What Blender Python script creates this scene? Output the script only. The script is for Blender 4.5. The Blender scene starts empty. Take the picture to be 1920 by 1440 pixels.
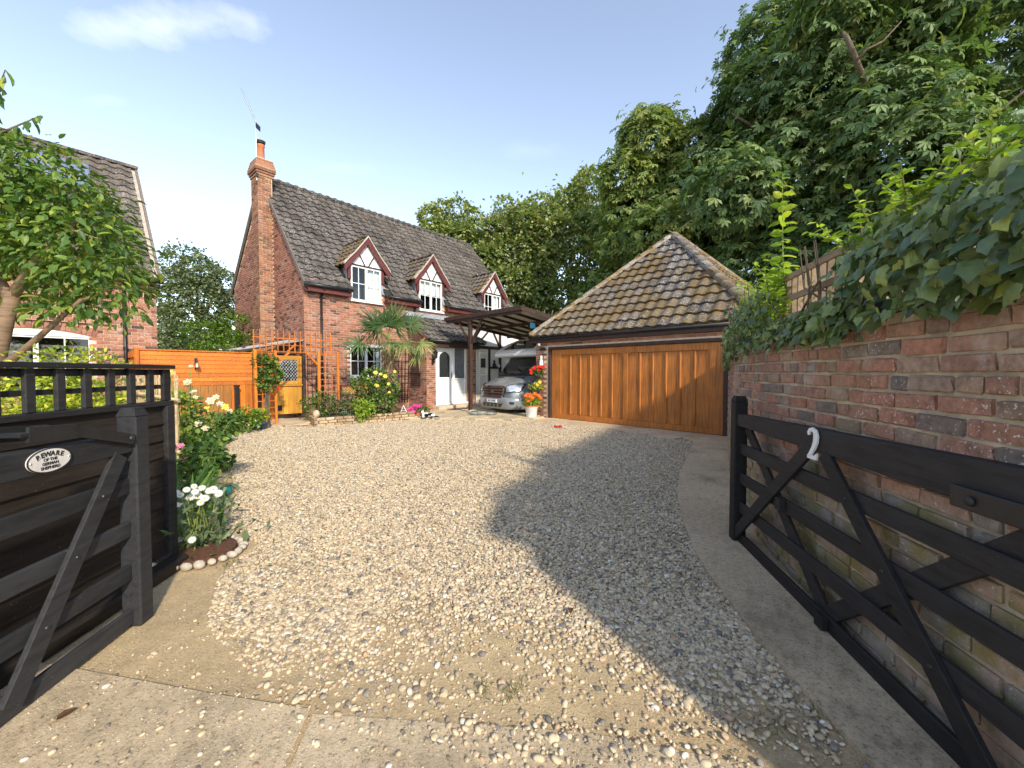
import bpy, bmesh, math, random
import numpy as np
from mathutils import Vector, Matrix
sc = bpy.context.scene
COL = sc.collection
R = random.Random(7)
NR = np.random.default_rng(7)
PI = math.pi
# ------------------------------------------------------------------ camera
CAMZ = 1.45
cam = bpy.data.cameras.new('camera'); cam.sensor_width = 36; cam.lens = 750/1920*36
cam.clip_start = .05; cam.clip_end = 2000
camo = bpy.data.objects.new('camera', cam); COL.objects.link(camo)
camo.location = (0, 0, CAMZ); camo.rotation_euler = (PI/2 - math.radians(1.757), 0, 0)
sc.camera = camo
# ------------------------------------------------------------------ sky and sun
SUN_EL = math.radians(31); SUN_AZ = (.49, -.87)          # horizontal direction towards the sun
w = bpy.data.worlds.new('World'); sc.world = w; w.use_nodes = True
N = w.node_tree.nodes; L = w.node_tree.links; N.clear()
sky = N.new('ShaderNodeTexSky'); sky.sky_type = 'NISHITA'; sky.sun_disc = False
sky.sun_elevation = SUN_EL; sky.sun_rotation = math.atan2(SUN_AZ[0], SUN_AZ[1])
sky.air_density = 1.0; sky.dust_density = .3; sky.ozone_density = 1.6; sky.altitude = 600
tc = N.new('ShaderNodeTexCoord')
sep = N.new('ShaderNodeSeparateXYZ'); L.new(tc.outputs['Generated'], sep.inputs[0])
def wm(op, a, b=None, c=None):
    n = N.new('ShaderNodeMath'); n.operation = op; n.use_clamp = False
    for i, q in enumerate((a, b, c)):
        if q is None: continue
        if isinstance(q, (int, float)): n.inputs[i].default_value = q
        else: L.new(q, n.inputs[i])
    return n.outputs[0]
ymax = wm('MAXIMUM', sep.outputs[1], .05)
px_ = wm('DIVIDE', sep.outputs[0], ymax); pz_ = wm('DIVIDE', sep.outputs[2], ymax)
noi = N.new('ShaderNodeTexNoise'); noi.inputs['Scale'].default_value = 9; noi.inputs['Detail'].default_value = 7
noi.inputs['Roughness'].default_value = .58
mp = N.new('ShaderNodeMapping'); mp.inputs['Scale'].default_value = (1, 1, 2.2)
L.new(tc.outputs['Generated'], mp.inputs[0]); L.new(mp.outputs[0], noi.inputs['Vector'])
cl = None
for (cx, cz, rx, rz, amt) in ((-.80, .845, .17, .050, .60), (-.95, .835, .10, .040, .42), (-1.0, .665, .075, .018, .22), (-.40, .50, .08, .015, .10), (.05, .545, .13, .022, .12), (1.6, 1.0, .3, .06, .5)):
    dx = wm('DIVIDE', wm('SUBTRACT', px_, cx), rx); dz = wm('DIVIDE', wm('SUBTRACT', pz_, cz), rz)
    d = wm('SQRT', wm('ADD', wm('MULTIPLY', dx, dx), wm('MULTIPLY', dz, dz)))
    e = wm('ADD', wm('SUBTRACT', 1.0, d), wm('MULTIPLY', wm('SUBTRACT', noi.outputs[0], .47), 3.6))
    e = wm('MULTIPLY', wm('MINIMUM', wm('MAXIMUM', wm('MULTIPLY', e, .42), 0), 1), amt)
    cl = e if cl is None else wm('MAXIMUM', cl, e)
mixc = N.new('ShaderNodeMix'); mixc.data_type = 'RGBA'
hs = N.new('ShaderNodeHueSaturation'); hs.inputs['Saturation'].default_value = .74; L.new(sky.outputs[0], hs.inputs['Color'])
L.new(cl, mixc.inputs[0]); L.new(hs.outputs[0], mixc.inputs[6]); mixc.inputs[7].default_value = (5.2, 5.25, 5.4, 1)
bg = N.new('ShaderNodeBackground'); bg.inputs[1].default_value = .145
L.new(mixc.outputs[2], bg.inputs[0])
wo = N.new('ShaderNodeOutputWorld'); L.new(bg.outputs[0], wo.inputs[0])
sun = bpy.data.lights.new('sun', 'SUN'); sun.energy = 2.15; sun.angle = math.radians(2.4); sun.color = (1, .90, .72)
suno = bpy.data.objects.new('sun', sun); COL.objects.link(suno)
sd = Vector((SUN_AZ[0]*math.cos(SUN_EL), SUN_AZ[1]*math.cos(SUN_EL), math.sin(SUN_EL))).normalized()
suno.rotation_euler = sd.to_track_quat('Z', 'Y').to_euler(); suno.location = sd*60
vs = sc.view_settings; vs.view_transform = 'Standard'; vs.look = 'None'; vs.gamma = 1; vs.exposure = 1.28
vs.use_curve_mapping = False
sc.cycles.max_bounces = 6; sc.cycles.transparent_max_bounces = 12; sc.cycles.use_denoising = True
# ------------------------------------------------------------------ helpers
I4 = Matrix.Identity(4)
PW = {}
class Fr:
    def __init__(s, o, ang=0):
        s.o = Vector(o); s.a = ang; c, n = math.cos(ang), math.sin(ang)
        s.x = Vector((c, n, 0)); s.y = Vector((-n, c, 0))
    def p(s, x, y, z=0): return s.o + s.x*x + s.y*y + Vector((0, 0, z))
    def m(s): return Matrix.Translation(s.o) @ Matrix.Rotation(s.a, 4, 'Z')
def view(p):
    x, y, z = p; pr = math.radians(1.757); z -= CAMZ
    d = y*math.cos(pr) - z*math.sin(pr)
    if d < .1: return None
    return 960 + 750*x/d, 720 - 750*(y*math.sin(pr) + z*math.cos(pr))/d, d
def inframe(p, m=20):
    q = view(p); return q is not None and -m < q[0] < 1920+m and -m < q[1] < 1440+m
def at(u, v, Y):
    pr = math.radians(1.757); x = (u-960)/750; t_ = (720-v)/750; d = Vector((x, math.cos(pr)+t_*math.sin(pr), -math.sin(pr)+t_*math.cos(pr))); k = Y/d.y; return Vector((0,0,CAMZ))+d*k
def on_ground(u, v, z=0): 
    a = at(u, v, 1)-Vector((0,0,CAMZ)); k = (z-CAMZ)/a.z; return Vector((0,0,CAMZ))+a*k
def tag(o, label, cat, group=None, kind=None):
    if label: o['label'] = label
    if cat: o['category'] = cat
    if group: o['group'] = group
    if kind: o['kind'] = kind
    return o
def thing(name, label, cat, loc=(0, 0, 0), group=None):
    o = bpy.data.objects.new(name, None); COL.objects.link(o); o.location = loc; o.empty_display_size = .1
    PW[o.name] = Matrix.Translation(Vector(loc))
    return tag(o, label, cat, group)
def link(o, parent, mat4=None):
    COL.objects.link(o)
    if mat4 is not None: o.matrix_basis = mat4
    if parent is not None:
        o.parent = parent; o.matrix_parent_inverse = PW.get(parent.name, I4).inverted()
    PW[o.name] = mat4 if mat4 is not None else I4
    return o
def mesh_np(name, V, F, mat, rnd=None, smooth=False):
    """V (n,3), F (m,k) uniform faces"""
    V = np.asarray(V, np.float32); F = np.asarray(F, np.int32)
    me = bpy.data.meshes.new(name); me.vertices.add(len(V)); me.vertices.foreach_set('co', V.ravel())
    m, k = F.shape
    me.loops.add(m*k); me.loops.foreach_set('vertex_index', F.ravel())
    me.polygons.add(m); me.polygons.foreach_set('loop_start', np.arange(0, m*k, k, dtype=np.int32))
    if smooth: me.polygons.foreach_set('use_smooth', np.ones(m, bool))
    if rnd is not None:
        at = me.attributes.new('rnd', 'FLOAT', 'FACE'); at.data.foreach_set('value', np.asarray(rnd, np.float32))
    me.update(calc_edges=True)
    if mat: me.materials.append(mat)
    return me
def scatter(name, mat, parent, TV, TF, pos, rot, scl, rnd, smooth=False, kind=None):
    """join copies of a template into one mesh object"""
    TV = np.asarray(TV, float); TF = np.asarray(TF, int); n = len(pos)
    S = np.asarray(scl, float)
    if S.ndim == 1: S = np.repeat(S[:, None], 3, 1)
    v = TV[None]*S[:, None, :]
    v = np.einsum('nij,nkj->nki', rot, v) + np.asarray(pos)[:, None, :]
    f = TF[None] + (np.arange(n)*len(TV))[:, None, None]
    me = mesh_np(name, v.reshape(-1, 3), f.reshape(-1, TF.shape[1]), mat, np.repeat(rnd, len(TF)), smooth)
    o = link(bpy.data.objects.new(name, me), parent)
    if kind: o['kind'] = kind
    return o
def frames(dirs, nrm):
    """rotation matrices with x along dirs, z near nrm"""
    d = dirs/np.linalg.norm(dirs, axis=1, keepdims=True)
    y = np.cross(nrm, d); y /= np.linalg.norm(y, axis=1, keepdims=True)+1e-9
    z = np.cross(d, y)
    return np.stack([d, y, z], 2)
def rv(n): 
    v = NR.normal(size=(n, 3)); return v/np.linalg.norm(v, axis=1, keepdims=True)
class MB:
    def __init__(s, fr=None): s.v = []; s.f = []; s.c = []; s.fr = fr
    def add(s, vs, fs, c=None):
        b = len(s.v); c = R.random() if c is None else c
        for p in vs: s.v.append(tuple(s.fr.p(*p)) if s.fr else tuple(p))
        for f in fs: s.f.append(tuple(i+b for i in f)); s.c.append(c)
        return s
    def box(s, x0, x1, y0, y1, z0, z1, c=None):
        return s.add([(x0,y0,z0),(x1,y0,z0),(x1,y1,z0),(x0,y1,z0),(x0,y0,z1),(x1,y0,z1),(x1,y1,z1),(x0,y1,z1)],
              [(0,3,2,1),(4,5,6,7),(0,1,5,4),(1,2,6,5),(2,3,7,6),(3,0,4,7)], c)
    def beam(s, p0, p1, w, h, up=(0,0,1), c=None):
        p0, p1 = Vector(p0), Vector(p1); d = (p1-p0).normalized(); up = Vector(up)
        sd_ = d.cross(up)
        if sd_.length < 1e-4: sd_ = d.cross(Vector((1,0,0)))
        sd_.normalize(); u = sd_.cross(d)
        a, b = sd_*w/2, u*h/2
        vs = [p0-a-b, p0+a-b, p0+a+b, p0-a+b, p1-a-b, p1+a-b, p1+a+b, p1-a+b]
        return s.add(vs, [(0,1,2,3),(7,6,5,4),(0,4,5,1),(1,5,6,2),(2,6,7,3),(3,7,4,0)], c)
    def prism(s, pts, vec, c=None):
        n = len(pts); vec = Vector(vec)
        vs = [Vector(p) for p in pts] + [Vector(p)+vec for p in pts]
        return s.add(vs, [tuple(range(n))[::-1], tuple(range(n, 2*n))] + [(i, (i+1) % n, n+(i+1) % n, n+i) for i in range(n)], c)
    def tube(s, pts, rad, n=8, c=None):
        pts = [Vector(p) for p in pts]; m = len(pts)
        if isinstance(rad, (int, float)): rad = [rad]*m
        vs, fs = [], []; ref = None
        for i, p in enumerate(pts):
            d = (pts[min(i+1, m-1)] - pts[max(i-1, 0)]).normalized()
            if ref is None: ref = Vector((0,0,1)) if abs(d.z) < .9 else Vector((1,0,0))
            a = d.cross(ref).normalized(); b = a.cross(d); ref = b
            for k in range(n):
                t = 2*PI*k/n; vs.append(p + a*math.cos(t)*rad[i] + b*math.sin(t)*rad[i])
        for i in range(m-1):
            for k in range(n):
                fs.append((i*n+k, i*n+(k+1) % n, (i+1)*n+(k+1) % n, (i+1)*n+k))
        fs += [tuple(range(n))[::-1], tuple(range((m-1)*n, m*n))]
        return s.add(vs, fs, c)
    def lathe(s, ctr, prof, n=14, c=None, ax=None):
        vs, fs = [], []
        for (r, z) in prof:
            for k in range(n):
                t = 2*PI*k/n
                q = Vector((r*math.cos(t), r*math.sin(t), z))
                if ax: q = ax @ q
                vs.append(Vector(ctr)+q)
        for i in range(len(prof)-1):
            for k in range(n): fs.append((i*n+k, i*n+(k+1) % n, (i+1)*n+(k+1) % n, (i+1)*n+k))
        fs += [tuple(range(n))[::-1], tuple(range((len(prof)-1)*n, len(prof)*n))]
        return s.add(vs, fs, c)
    def ball(s, ctr, r, n=10, m=6, c=None):
        if isinstance(r, (int, float)): r = (r, r, r)
        vs, fs = [], []
        for i in range(m+1):
            ph = PI*i/m
            for k in range(n):
                t = 2*PI*k/n; vs.append((ctr[0]+r[0]*math.sin(ph)*math.cos(t), ctr[1]+r[1]*math.sin(ph)*math.sin(t), ctr[2]-r[2]*math.cos(ph)))
        for i in range(m):
            for k in range(n): fs.append((i*n+k, i*n+(k+1) % n, (i+1)*n+(k+1) % n, (i+1)*n+k))
        return s.add(vs, fs, c)
    def mesh(s, name, mat, smooth=False):
        me = bpy.data.meshes.new(name); me.from_pydata(s.v, [], s.f)
        at = me.attributes.new('rnd', 'FLOAT', 'FACE'); at.data.foreach_set('value', np.asarray(s.c, np.float32))
        if mat: me.materials.append(mat)
        if smooth: me.polygons.foreach_set('use_smooth', np.ones(len(me.polygons), bool))
        me.update(); return me
    def build(s, name, mat, parent=None, smooth=False, bevel=0, kind=None, label=None, cat=None, group=None):
        o = bpy.data.objects.new(name, s.mesh(name, mat, smooth)); link(o, parent)
        if bevel:
            m = o.modifiers.new('b', 'BEVEL'); m.width = bevel; m.segments = 1; m.limit_method = 'ANGLE'; m.angle_limit = .7
        return tag(o, label, cat, group, kind)
def auto(o, deg=40):
    me = o.data; me.polygons.foreach_set('use_smooth', np.ones(len(me.polygons), bool)); me.set_sharp_from_angle(angle=math.radians(deg)); return o
def field(name, meshes, items, parent, amat, limit=300, sort=True, visible=None):
    """items: (Matrix, variant). The largest in view become objects, the rest one joined part"""
    def key(it):
        p = it[0].to_translation(); q = view(p)
        far = (p - Vector((0, 0, CAMZ))).length
        return far + (0 if inframe(p) and (visible is None or visible(p)) else 1000)
    if sort: items = sorted(items, key=key)
    if limit >= len(items): limit = len(items)
    for (m, v) in items[:limit]:
        link(bpy.data.objects.new(name, meshes[v]), parent, m)
    rest = items[limit:]
    if rest:
        Vs, Fs, cs, b = [], [], [], 0
        me = meshes[0]
        cache = {}
        for i, me in enumerate(meshes):
            a = np.zeros(len(me.vertices)*3); me.vertices.foreach_get('co', a); a = a.reshape(-1, 3)
            cache[i] = (a, [tuple(p.vertices) for p in me.polygons])
        for (m, v) in rest:
            a, fs = cache[v]; M3 = np.array(m.to_3x3()); t = np.array(m.to_translation())
            Vs.append(a @ M3.T + t); c = R.random()
            for f in fs: Fs.append(tuple(i+b for i in f)); cs.append(c)
            b += len(a)
        me = bpy.data.meshes.new(name+'_rest'); me.from_pydata(np.concatenate(Vs).tolist(), [], Fs)
        at = me.attributes.new('rnd', 'FLOAT', 'FACE'); at.data.foreach_set('value', np.asarray(cs, np.float32))
        me.materials.append(amat)
        if meshes[0].polygons[0].use_smooth: me.polygons.foreach_set('use_smooth', np.ones(len(me.polygons), bool))
        o = link(bpy.data.objects.new(name+'work', me), parent); o['kind'] = 'stuff'
# ------------------------------------------------------------------ materials
def col(c): return (c[0], c[1], c[2], 1)
class NT:
    def __init__(s, name):
        s.m = bpy.data.materials.new(name); s.m.use_nodes = True; s.t = s.m.node_tree; s.t.nodes.clear()
        s.out = s.n('ShaderNodeOutputMaterial'); s.b = s.n('ShaderNodeBsdfPrincipled'); s.l(s.b.outputs[0], s.out.inputs[0])
        s.geo = s.n('ShaderNodeNewGeometry').outputs['Position']
    def n(s, k): return s.t.nodes.new(k)
    def l(s, a, b): s.t.links.new(a, b)
    def noise(s, scale, detail=5, rough=.6, stretch=None, vec=None):
        t = s.n('ShaderNodeTexNoise'); t.inputs['Scale'].default_value = scale; t.inputs['Detail'].default_value = detail; t.inputs['Roughness'].default_value = rough
        v = vec or s.geo
        if stretch:
            mp = s.n('ShaderNodeMapping'); mp.inputs['Scale'].default_value = stretch[:3]
            if len(stretch) > 3: mp.inputs['Rotation'].default_value = (0, 0, stretch[3])
            s.l(v, mp.inputs[0]); v = mp.outputs[0]
        s.l(v, t.inputs['Vector']); return t.outputs[0]
    def ramp(s, fac, stops, const=False):
        r = s.n('ShaderNodeValToRGB'); e = r.color_ramp
        if const: e.interpolation = 'CONSTANT'
        while len(e.elements) < len(stops): e.elements.new(.5)
        for q, (p, c) in zip(e.elements, stops): q.position = p; q.color = col(c) if not isinstance(c, (int, float)) else (c, c, c, 1)
        s.l(fac, r.inputs[0]); return r.outputs[0]
    def mix(s, fac, a, b, mode='MIX'):
        m = s.n('ShaderNodeMix'); m.data_type = 'RGBA'; m.blend_type = mode
        for i, q in ((0, fac), (6, a), (7, b)):
            if isinstance(q, (int, float)): m.inputs[i].default_value = q
            elif isinstance(q, tuple): m.inputs[i].default_value = col(q)
            else: s.l(q, m.inputs[i])
        return m.outputs[2]
    def rnd(s, src):
        if src == 'obj': return s.n('ShaderNodeObjectInfo').outputs['Random']
        a = s.n('ShaderNodeAttribute'); a.attribute_name = 'rnd'
        if src == 'inst': a.attribute_type = 'INSTANCER'
        return a.outputs['Fac']
    def bump(s, h, strength=.3, dist=.02):
        b = s.n('ShaderNodeBump'); b.inputs['Strength'].default_value = strength; b.inputs['Distance'].default_value = dist
        s.l(h, b.inputs['Height']); s.l(b.outputs[0], s.b.inputs['Normal'])
    def fin(s, c, rough=.7, metal=0, spec=.4):
        if isinstance(c, tuple): s.b.inputs['Base Color'].default_value = col(c)
        else: s.l(c, s.b.inputs['Base Color'])
        s.b.inputs['Roughness'].default_value = rough; s.b.inputs['Metallic'].default_value = metal
        s.b.inputs['Specular IOR Level'].default_value = spec
        return s.m
def plain(name, c, rough=.6, var=.25, scale=6, bump=.0, bscale=40, metal=0, spec=.4, stretch=None):
    t = NT(name); n = t.noise(scale, 6, .62, stretch)
    d = tuple(x*(1-var) for x in c); e = tuple(min(1, x*(1+var)) for x in c)
    cc = t.ramp(n, [(.3, d), (.7, e)])
    if bump: t.bump(t.noise(bscale, 5, .65, stretch), bump, .01)
    return t.fin(cc, rough, metal, spec)
def bricky(name, stops, src, lichen=0, stain=None, bump=.5, fine=60, efflo=0, damp=0):
    t = NT(name); c = t.ramp(t.rnd(src), stops)
    n = t.noise(22, 6, .7); c = t.mix(1, c, t.ramp(n, [(.25, .5), (.5, 1.0), (.78, 1.5)]), 'MULTIPLY')
    big = t.noise(1.3, 4, .6); c = t.mix(.55, c, t.ramp(big, [(.3, .75), (.7, 1.25)]), 'MULTIPLY')
    if stain:
        c = t.mix(t.ramp(t.noise(1.7, 6, .7, (1, 1, .6)), [(.50, 0), (.72, stain[1])]), c, stain[0])
    if efflo:
        c = t.mix(t.ramp(t.noise(3.2, 8, .75), [(.52, 0), (.75, efflo)]), c, (.62, .56, .50))
    if lichen:
        patch = t.ramp(t.noise(2.2, 3, .5), [(.45, 0), (.62, 1)])
        sp = t.ramp(t.noise(75, 3, .6), [(.60, 0), (.66, lichen)])
        f = t.mix(1, patch, sp, 'MULTIPLY'); c = t.mix(f, c, (.72, .68, .63))
    if damp:
        sx = t.n('ShaderNodeSeparateXYZ'); t.l(t.geo, sx.inputs[0]); ad = t.n('ShaderNodeMath'); ad.operation = 'MULTIPLY_ADD'; t.l(t.noise(2.2, 7, .7), ad.inputs[0]); ad.inputs[1].default_value = -1.5; t.l(sx.outputs[2], ad.inputs[2])
        c = t.mix(t.ramp(ad.outputs[0], [(.0, damp), (.10, damp*.6), (.32, 0)]), c, (.50, .45, .36))
        c = t.mix(t.mix(1, t.ramp(ad.outputs[0], [(.0, 1), (.06, 0)]), t.ramp(t.noise(4.5, 6, .7), [(.45, 0), (.6, .75)]), 'MULTIPLY'), c, (.22, .19, .05))
    t.bump(t.noise(fine, 6, .7), bump, .006)
    return t.fin(c, .88, 0, .2)
def woody(name, c, axis='x', var=.35, rough=.6, knots=True, src=None, spec=.35, ang=0, bump=.15, specks=0, dirt=0):
    st = {'x': (1.2, 22, 22), 'y': (22, 1.2, 22), 'z': (22, 22, 1.2)}[axis]
    if ang: st = st + (ang,)
    t = NT(name); n = t.noise(1.6, 7, .6, st); d = tuple(x*(1-var) for x in c); e = tuple(min(1, x*(1+var*.6)) for x in c)
    cc = t.ramp(n, [(.3, d), (.52, c), (.75, e)])
    if src:
        cc = t.mix(1, cc, t.ramp(t.rnd(src), [(0, .72), (.5, 1.0), (1, 1.25)]), 'MULTIPLY')
    blot = t.noise(2.1, 3, .5); cc = t.mix(.6, cc, t.ramp(blot, [(.3, .78), (.7, 1.2)]), 'MULTIPLY')
    if specks:
        f = t.mix(1, t.ramp(t.noise(1.7, 3, .5), [(.42, .15), (.62, 1)]), t.ramp(t.noise(110, 2, .5), [(.735, 0), (.76, specks)]), 'MULTIPLY'); cc = t.mix(f, cc, (.42, .41, .38))
        cc = t.mix(t.ramp(t.noise(5, 7, .75, st), [(.55, 0), (.75, .35)]), cc, tuple(min(1, x*2.6+.01) for x in c))
    if dirt:
        cc = t.mix(t.ramp(t.noise(3.3, 7, .75), [(.48, 0), (.75, dirt)]), cc, (.16, .10, .06))
    t.bump(n, bump, .006)
    return t.fin(cc, rough, 0, spec)
def leafy(name, stops, src='attr', trans=.3, rough=.5, spec=.3):
    t = NT(name); c = t.ramp(t.rnd(src), stops)
    c = t.mix(.5, c, t.ramp(t.noise(1.1, 3, .5), [(.3, .7), (.7, 1.3)]), 'MULTIPLY')
    c = t.mix(.8, c, t.ramp(t.noise(38, 4, .6), [(.3, .68), (.5, 1.0), (.72, 1.3)]), 'MULTIPLY')
    m = t.fin(c, rough, 0, spec)
    tr = t.n('ShaderNodeBsdfTranslucent'); mx = t.n('ShaderNodeMixShader'); mx.inputs[0].default_value = trans
    c2 = t.mix(1, c, (1.5, 1.6, .7), 'MULTIPLY'); t.l(c2, tr.inputs[0])
    t.l(t.b.outputs[0], mx.inputs[1]); t.l(tr.outputs[0], mx.inputs[2]); t.l(mx.outputs[0], t.out.inputs[0])
    return m
def glassy(name, tint=(.9, .95, .95), gloss=.05):
    t = NT(name); t.t.nodes.remove(t.b)
    a = t.n('ShaderNodeBsdfTransparent'); a.inputs[0].default_value = col(tint)
    g = t.n('ShaderNodeBsdfGlossy'); g.inputs['Roughness'].default_value = .03
    f = t.n('ShaderNodeLayerWeight'); f.inputs[0].default_value = .18
    r = t.ramp(f.outputs['Fresnel'], [(0, gloss), (1, 1.0)])
    mx = t.n('ShaderNodeMixShader'); t.l(r, mx.inputs[0]); t.l(a.outputs[0], mx.inputs[1]); t.l(g.outputs[0], mx.inputs[2])
    t.l(mx.outputs[0], t.out.inputs[0]); return t.m
BR = [(0, (.085, .055, .05)), (.09, (.14, .075, .06)), (.15, (.27, .115, .078)), (.45, (.35, .15, .10)), (.75, (.41, .20, .135)), (1, (.31, .135, .095))]
CB = [(0, (.15, .085, .06)), (.3, (.27, .125, .08)), (.6, (.34, .165, .105)), (1, (.36, .215, .12))]
OB = [(0, (.16, .13, .115)), (.08, (.22, .165, .135)), (.2, (.31, .185, .135)), (.45, (.37, .18, .125)), (.7, (.42, .215, .145)), (.86, (.35, .23, .16)), (1, (.28, .205, .16))]
m_brick = bricky('house brick', BR, 'obj', bump=.4, efflo=.5); m_brick_a = bricky('house brick field', BR, 'attr', bump=.4, efflo=.5)
m_old = bricky('old wall brick', OB, 'obj', lichen=1.0, stain=((.27, .19, .08), .55), efflo=.6, bump=1.0, fine=38, damp=.4)
m_old_a = bricky('old wall brick field', OB, 'attr', lichen=1.0, stain=((.27, .19, .08), .55), efflo=.6, bump=1.0, fine=38, damp=.4)
m_blue = bricky('blue coping brick', [(0, (.045, .045, .055)), (1, (.08, .08, .095))], 'obj', bump=.3)
m_blue_a = bricky('blue coping brick field', [(0, (.045, .045, .055)), (1, (.08, .08, .095))], 'attr', bump=.3)
m_mortar = plain('lime mortar', (.60, .46, .33), .95, .2, 9, .4, 80)
m_chb = bricky('chimney brick', CB, 'obj', bump=.4, efflo=.3); m_chb_a = bricky('chimney brick field', CB, 'attr', bump=.4, efflo=.3)
m_felt = plain('roofing felt', (.03, .028, .026), .95, .3, 9)
m_vdark = plain('dark verge', (.17, .14, .12), .95, .3, 12, .4)
m_mortar_d = plain('old wall mortar', (.50, .41, .29), .95, .35, 6, .7, 60)
def tiley(name, base, src, moss=0, lich=0):
    t = NT(name); c = t.ramp(t.rnd(src), [(0, tuple(x*.62 for x in base)), (.5, base), (1, tuple(x*1.4 for x in base))])
    c = t.mix(1, c, t.ramp(t.noise(14, 7, .72), [(.25, .55), (.5, 1), (.8, 1.5)]), 'MULTIPLY')
    if lich:
        f = t.mix(1, t.ramp(t.noise(1.6, 4, .55), [(.35, .2), (.65, 1)]), t.ramp(t.noise(26, 5, .65), [(.50, 0), (.60, lich)]), 'MULTIPLY')
        c = t.mix(f, c, (.58, .55, .50))
    if moss:
        f = t.mix(1, t.ramp(t.noise(1.1, 4, .6), [(.38, .05), (.54, 1)]), t.ramp(t.noise(13, 7, .75), [(.42, 0), (.52, moss)]), 'MULTIPLY')
        c = t.mix(f, c, (.19, .115, .028))
    t.bump(t.noise(60, 6, .7), .6, .01)
    return t.fin(c, .92, 0, .15)
m_tile = tiley('concrete roof tile', (.078, .066, .059), 'obj', 0, .5); m_tile_a = tiley('concrete roof tile field', (.078, .066, .059), 'attr', 0, .5)
m_gtile = tiley('mossy garage tile', (.105, .092, .083), 'obj', .8, .9); m_gtile_a = tiley('mossy garage tile field', (.105, .092, .083), 'attr', .8, .9)
m_dtile = tiley('mossy dormer tile', (.075, .064, .055), 'obj', .7, .4)
m_hip = tiley('lichened hip tile', (.20, .175, .15), 'obj', .8, .8)
m_white = plain('white paint', (.80, .80, .78), .35, .05, 5)
m_upvc = plain('white plastic', (.82, .83, .83), .25, .03, 4, spec=.5)
m_maroon = plain('maroon stained timber', (.115, .028, .025), .5, .3, 8, .1)
m_brown = plain('dark brown timber', (.05, .028, .022), .6, .35, 9, .15)
m_blackp = plain('black plastic', (.018, .018, .019), .35, .3, 6)
m_lead = plain('lead flashing', (.30, .32, .35), .55, .25, 7, .2, 20)
m_glass = glassy('window glass')
m_room = plain('dark interior', (.035, .036, .034), .9, .3, 2)  # near-black colour stands in for the darkness inside the rooms
m_curtain = plain('curtain', (.72, .75, .72), .9, .12, 9)
m_verge = plain('mortar verge', (.46, .40, .34), .95, .3, 12, .5)
m_garage = woody('golden oak laminate', (.44, .15, .028), 'z', .5, .5, spec=.35, dirt=.45)
m_blackw = woody('black stained timber', (.027, .025, .025), 'y', .35, .62, src='obj', spec=.22, ang=-.15, bump=.3, specks=.6)
m_blackw2 = woody('black-brown stained timber', (.026, .020, .016), 'y', .45, .6, src='obj', spec=.22, ang=-.15, bump=.35, specks=.6)
m_blackg = woody('black gate timber', (.033, .033, .035), 'y', .35, .58, src='obj', spec=.22, ang=.15, bump=.3, specks=.6)
m_orange = woody('orange stained softwood', (.60, .165, .018), 'x', .4, .6, src='obj', ang=.863, spec=.3, dirt=.4)
m_orangez = woody('orange stained upright', (.62, .18, .02), 'z', .4, .6, src='obj', spec=.3, dirt=.3)
m_yel = woody('yellow pine door', (.56, .27, .04), 'z', .25, .42, src='obj', spec=.4)
m_bark = plain('bark', (.11, .085, .06), .95, .5, 14, 1.0, 30, stretch=(1, 1, .35))
m_cherry = plain('cherry bark', (.22, .145, .09), .8, .4, 9, .8, 26, stretch=(.5, .5, 5))
m_rubber = plain('rubber', (.02, .02, .021), .8, .3, 20)
m_chrome = plain('chrome', (.75, .75, .76), .15, .05, 4, metal=1)
m_terra = plain('terracotta', (.48, .16, .07), .8, .2, 10, .2)
m_steel = plain('galvanised steel', (.45, .46, .47), .4, .15, 10, metal=.8)
m_black = plain('black iron', (.02, .02, .02), .45, .3, 12, .1)
# ------------------------------------------------------------------ ground
def structure(o): o['kind'] = 'structure'; return o
t = NT('sandy ground'); n1 = t.noise(.9, 6, .65); n2 = t.noise(70, 4, .7)
c = t.ramp(n1, [(.3, (.50, .37, .225)), (.5, (.63, .47, .27)), (.7, (.70, .525, .30))])
c = t.mix(1, c, t.ramp(n2, [(.30, .4), (.42, .92), (.7, 1.2)]), 'MULTIPLY'); c = t.mix(1, c, t.ramp(t.noise(9, 6, .75), [(.3, .78), (.7, 1.15)]), 'MULTIPLY')
t.bump(t.noise(90, 6, .75), 1.0, .012); m_ground = t.fin(c, .95, 0, .15)
structure(MB().add([(-400,-400,0),(400,-400,0),(400,400,0),(-400,400,0)], [(0,1,2,3)]).build('ground', m_ground))
def concrete(name, base, pit=.5, stain=(.2, .19, .17)):
    t = NT(name); c = t.ramp(t.noise(1.6, 7, .7), [(.26, tuple(x*.48 for x in base)), (.5, base), (.74, tuple(min(.85, x*1.35) for x in base))])
    c = t.mix(t.ramp(t.noise(.8, 5, .6), [(.52, 0), (.68, .6)]), c, stain)
    c = t.mix(1, c, t.ramp(t.noise(26, 6, .8), [(.30, .55), (.45, .95), (.7, 1.2)]), 'MULTIPLY'); c = t.mix(1, c, t.ramp(t.noise(85, 3, .7), [(.33, .42), (.42, .95), (.7, 1.15)]), 'MULTIPLY')
    t.bump(t.noise(110, 6, .75), pit, .008)
    return t.fin(c, .9, 0, .2)
m_conc = concrete('weathered concrete', (.58, .45, .29), .9, (.34, .295, .235)); m_path = concrete('path concrete', (.60, .46, .30), 1.0, (.36, .27, .17))
m_flag = concrete('stone flag', (.58, .46, .30), .4, (.40, .33, .24))
def sheet(name, pts, z, mat, th=.05):
    m = MB(); m.prism([(x, y, z-th) for x, y in pts], (0, 0, th)); return structure(m.build(name, mat, None))
def stepped(a, b, n):
    return [(a[0]+(b[0]-a[0])*i/n, a[1]+(b[1]-a[1])*i/n) for i in range(n+1)]
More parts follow.
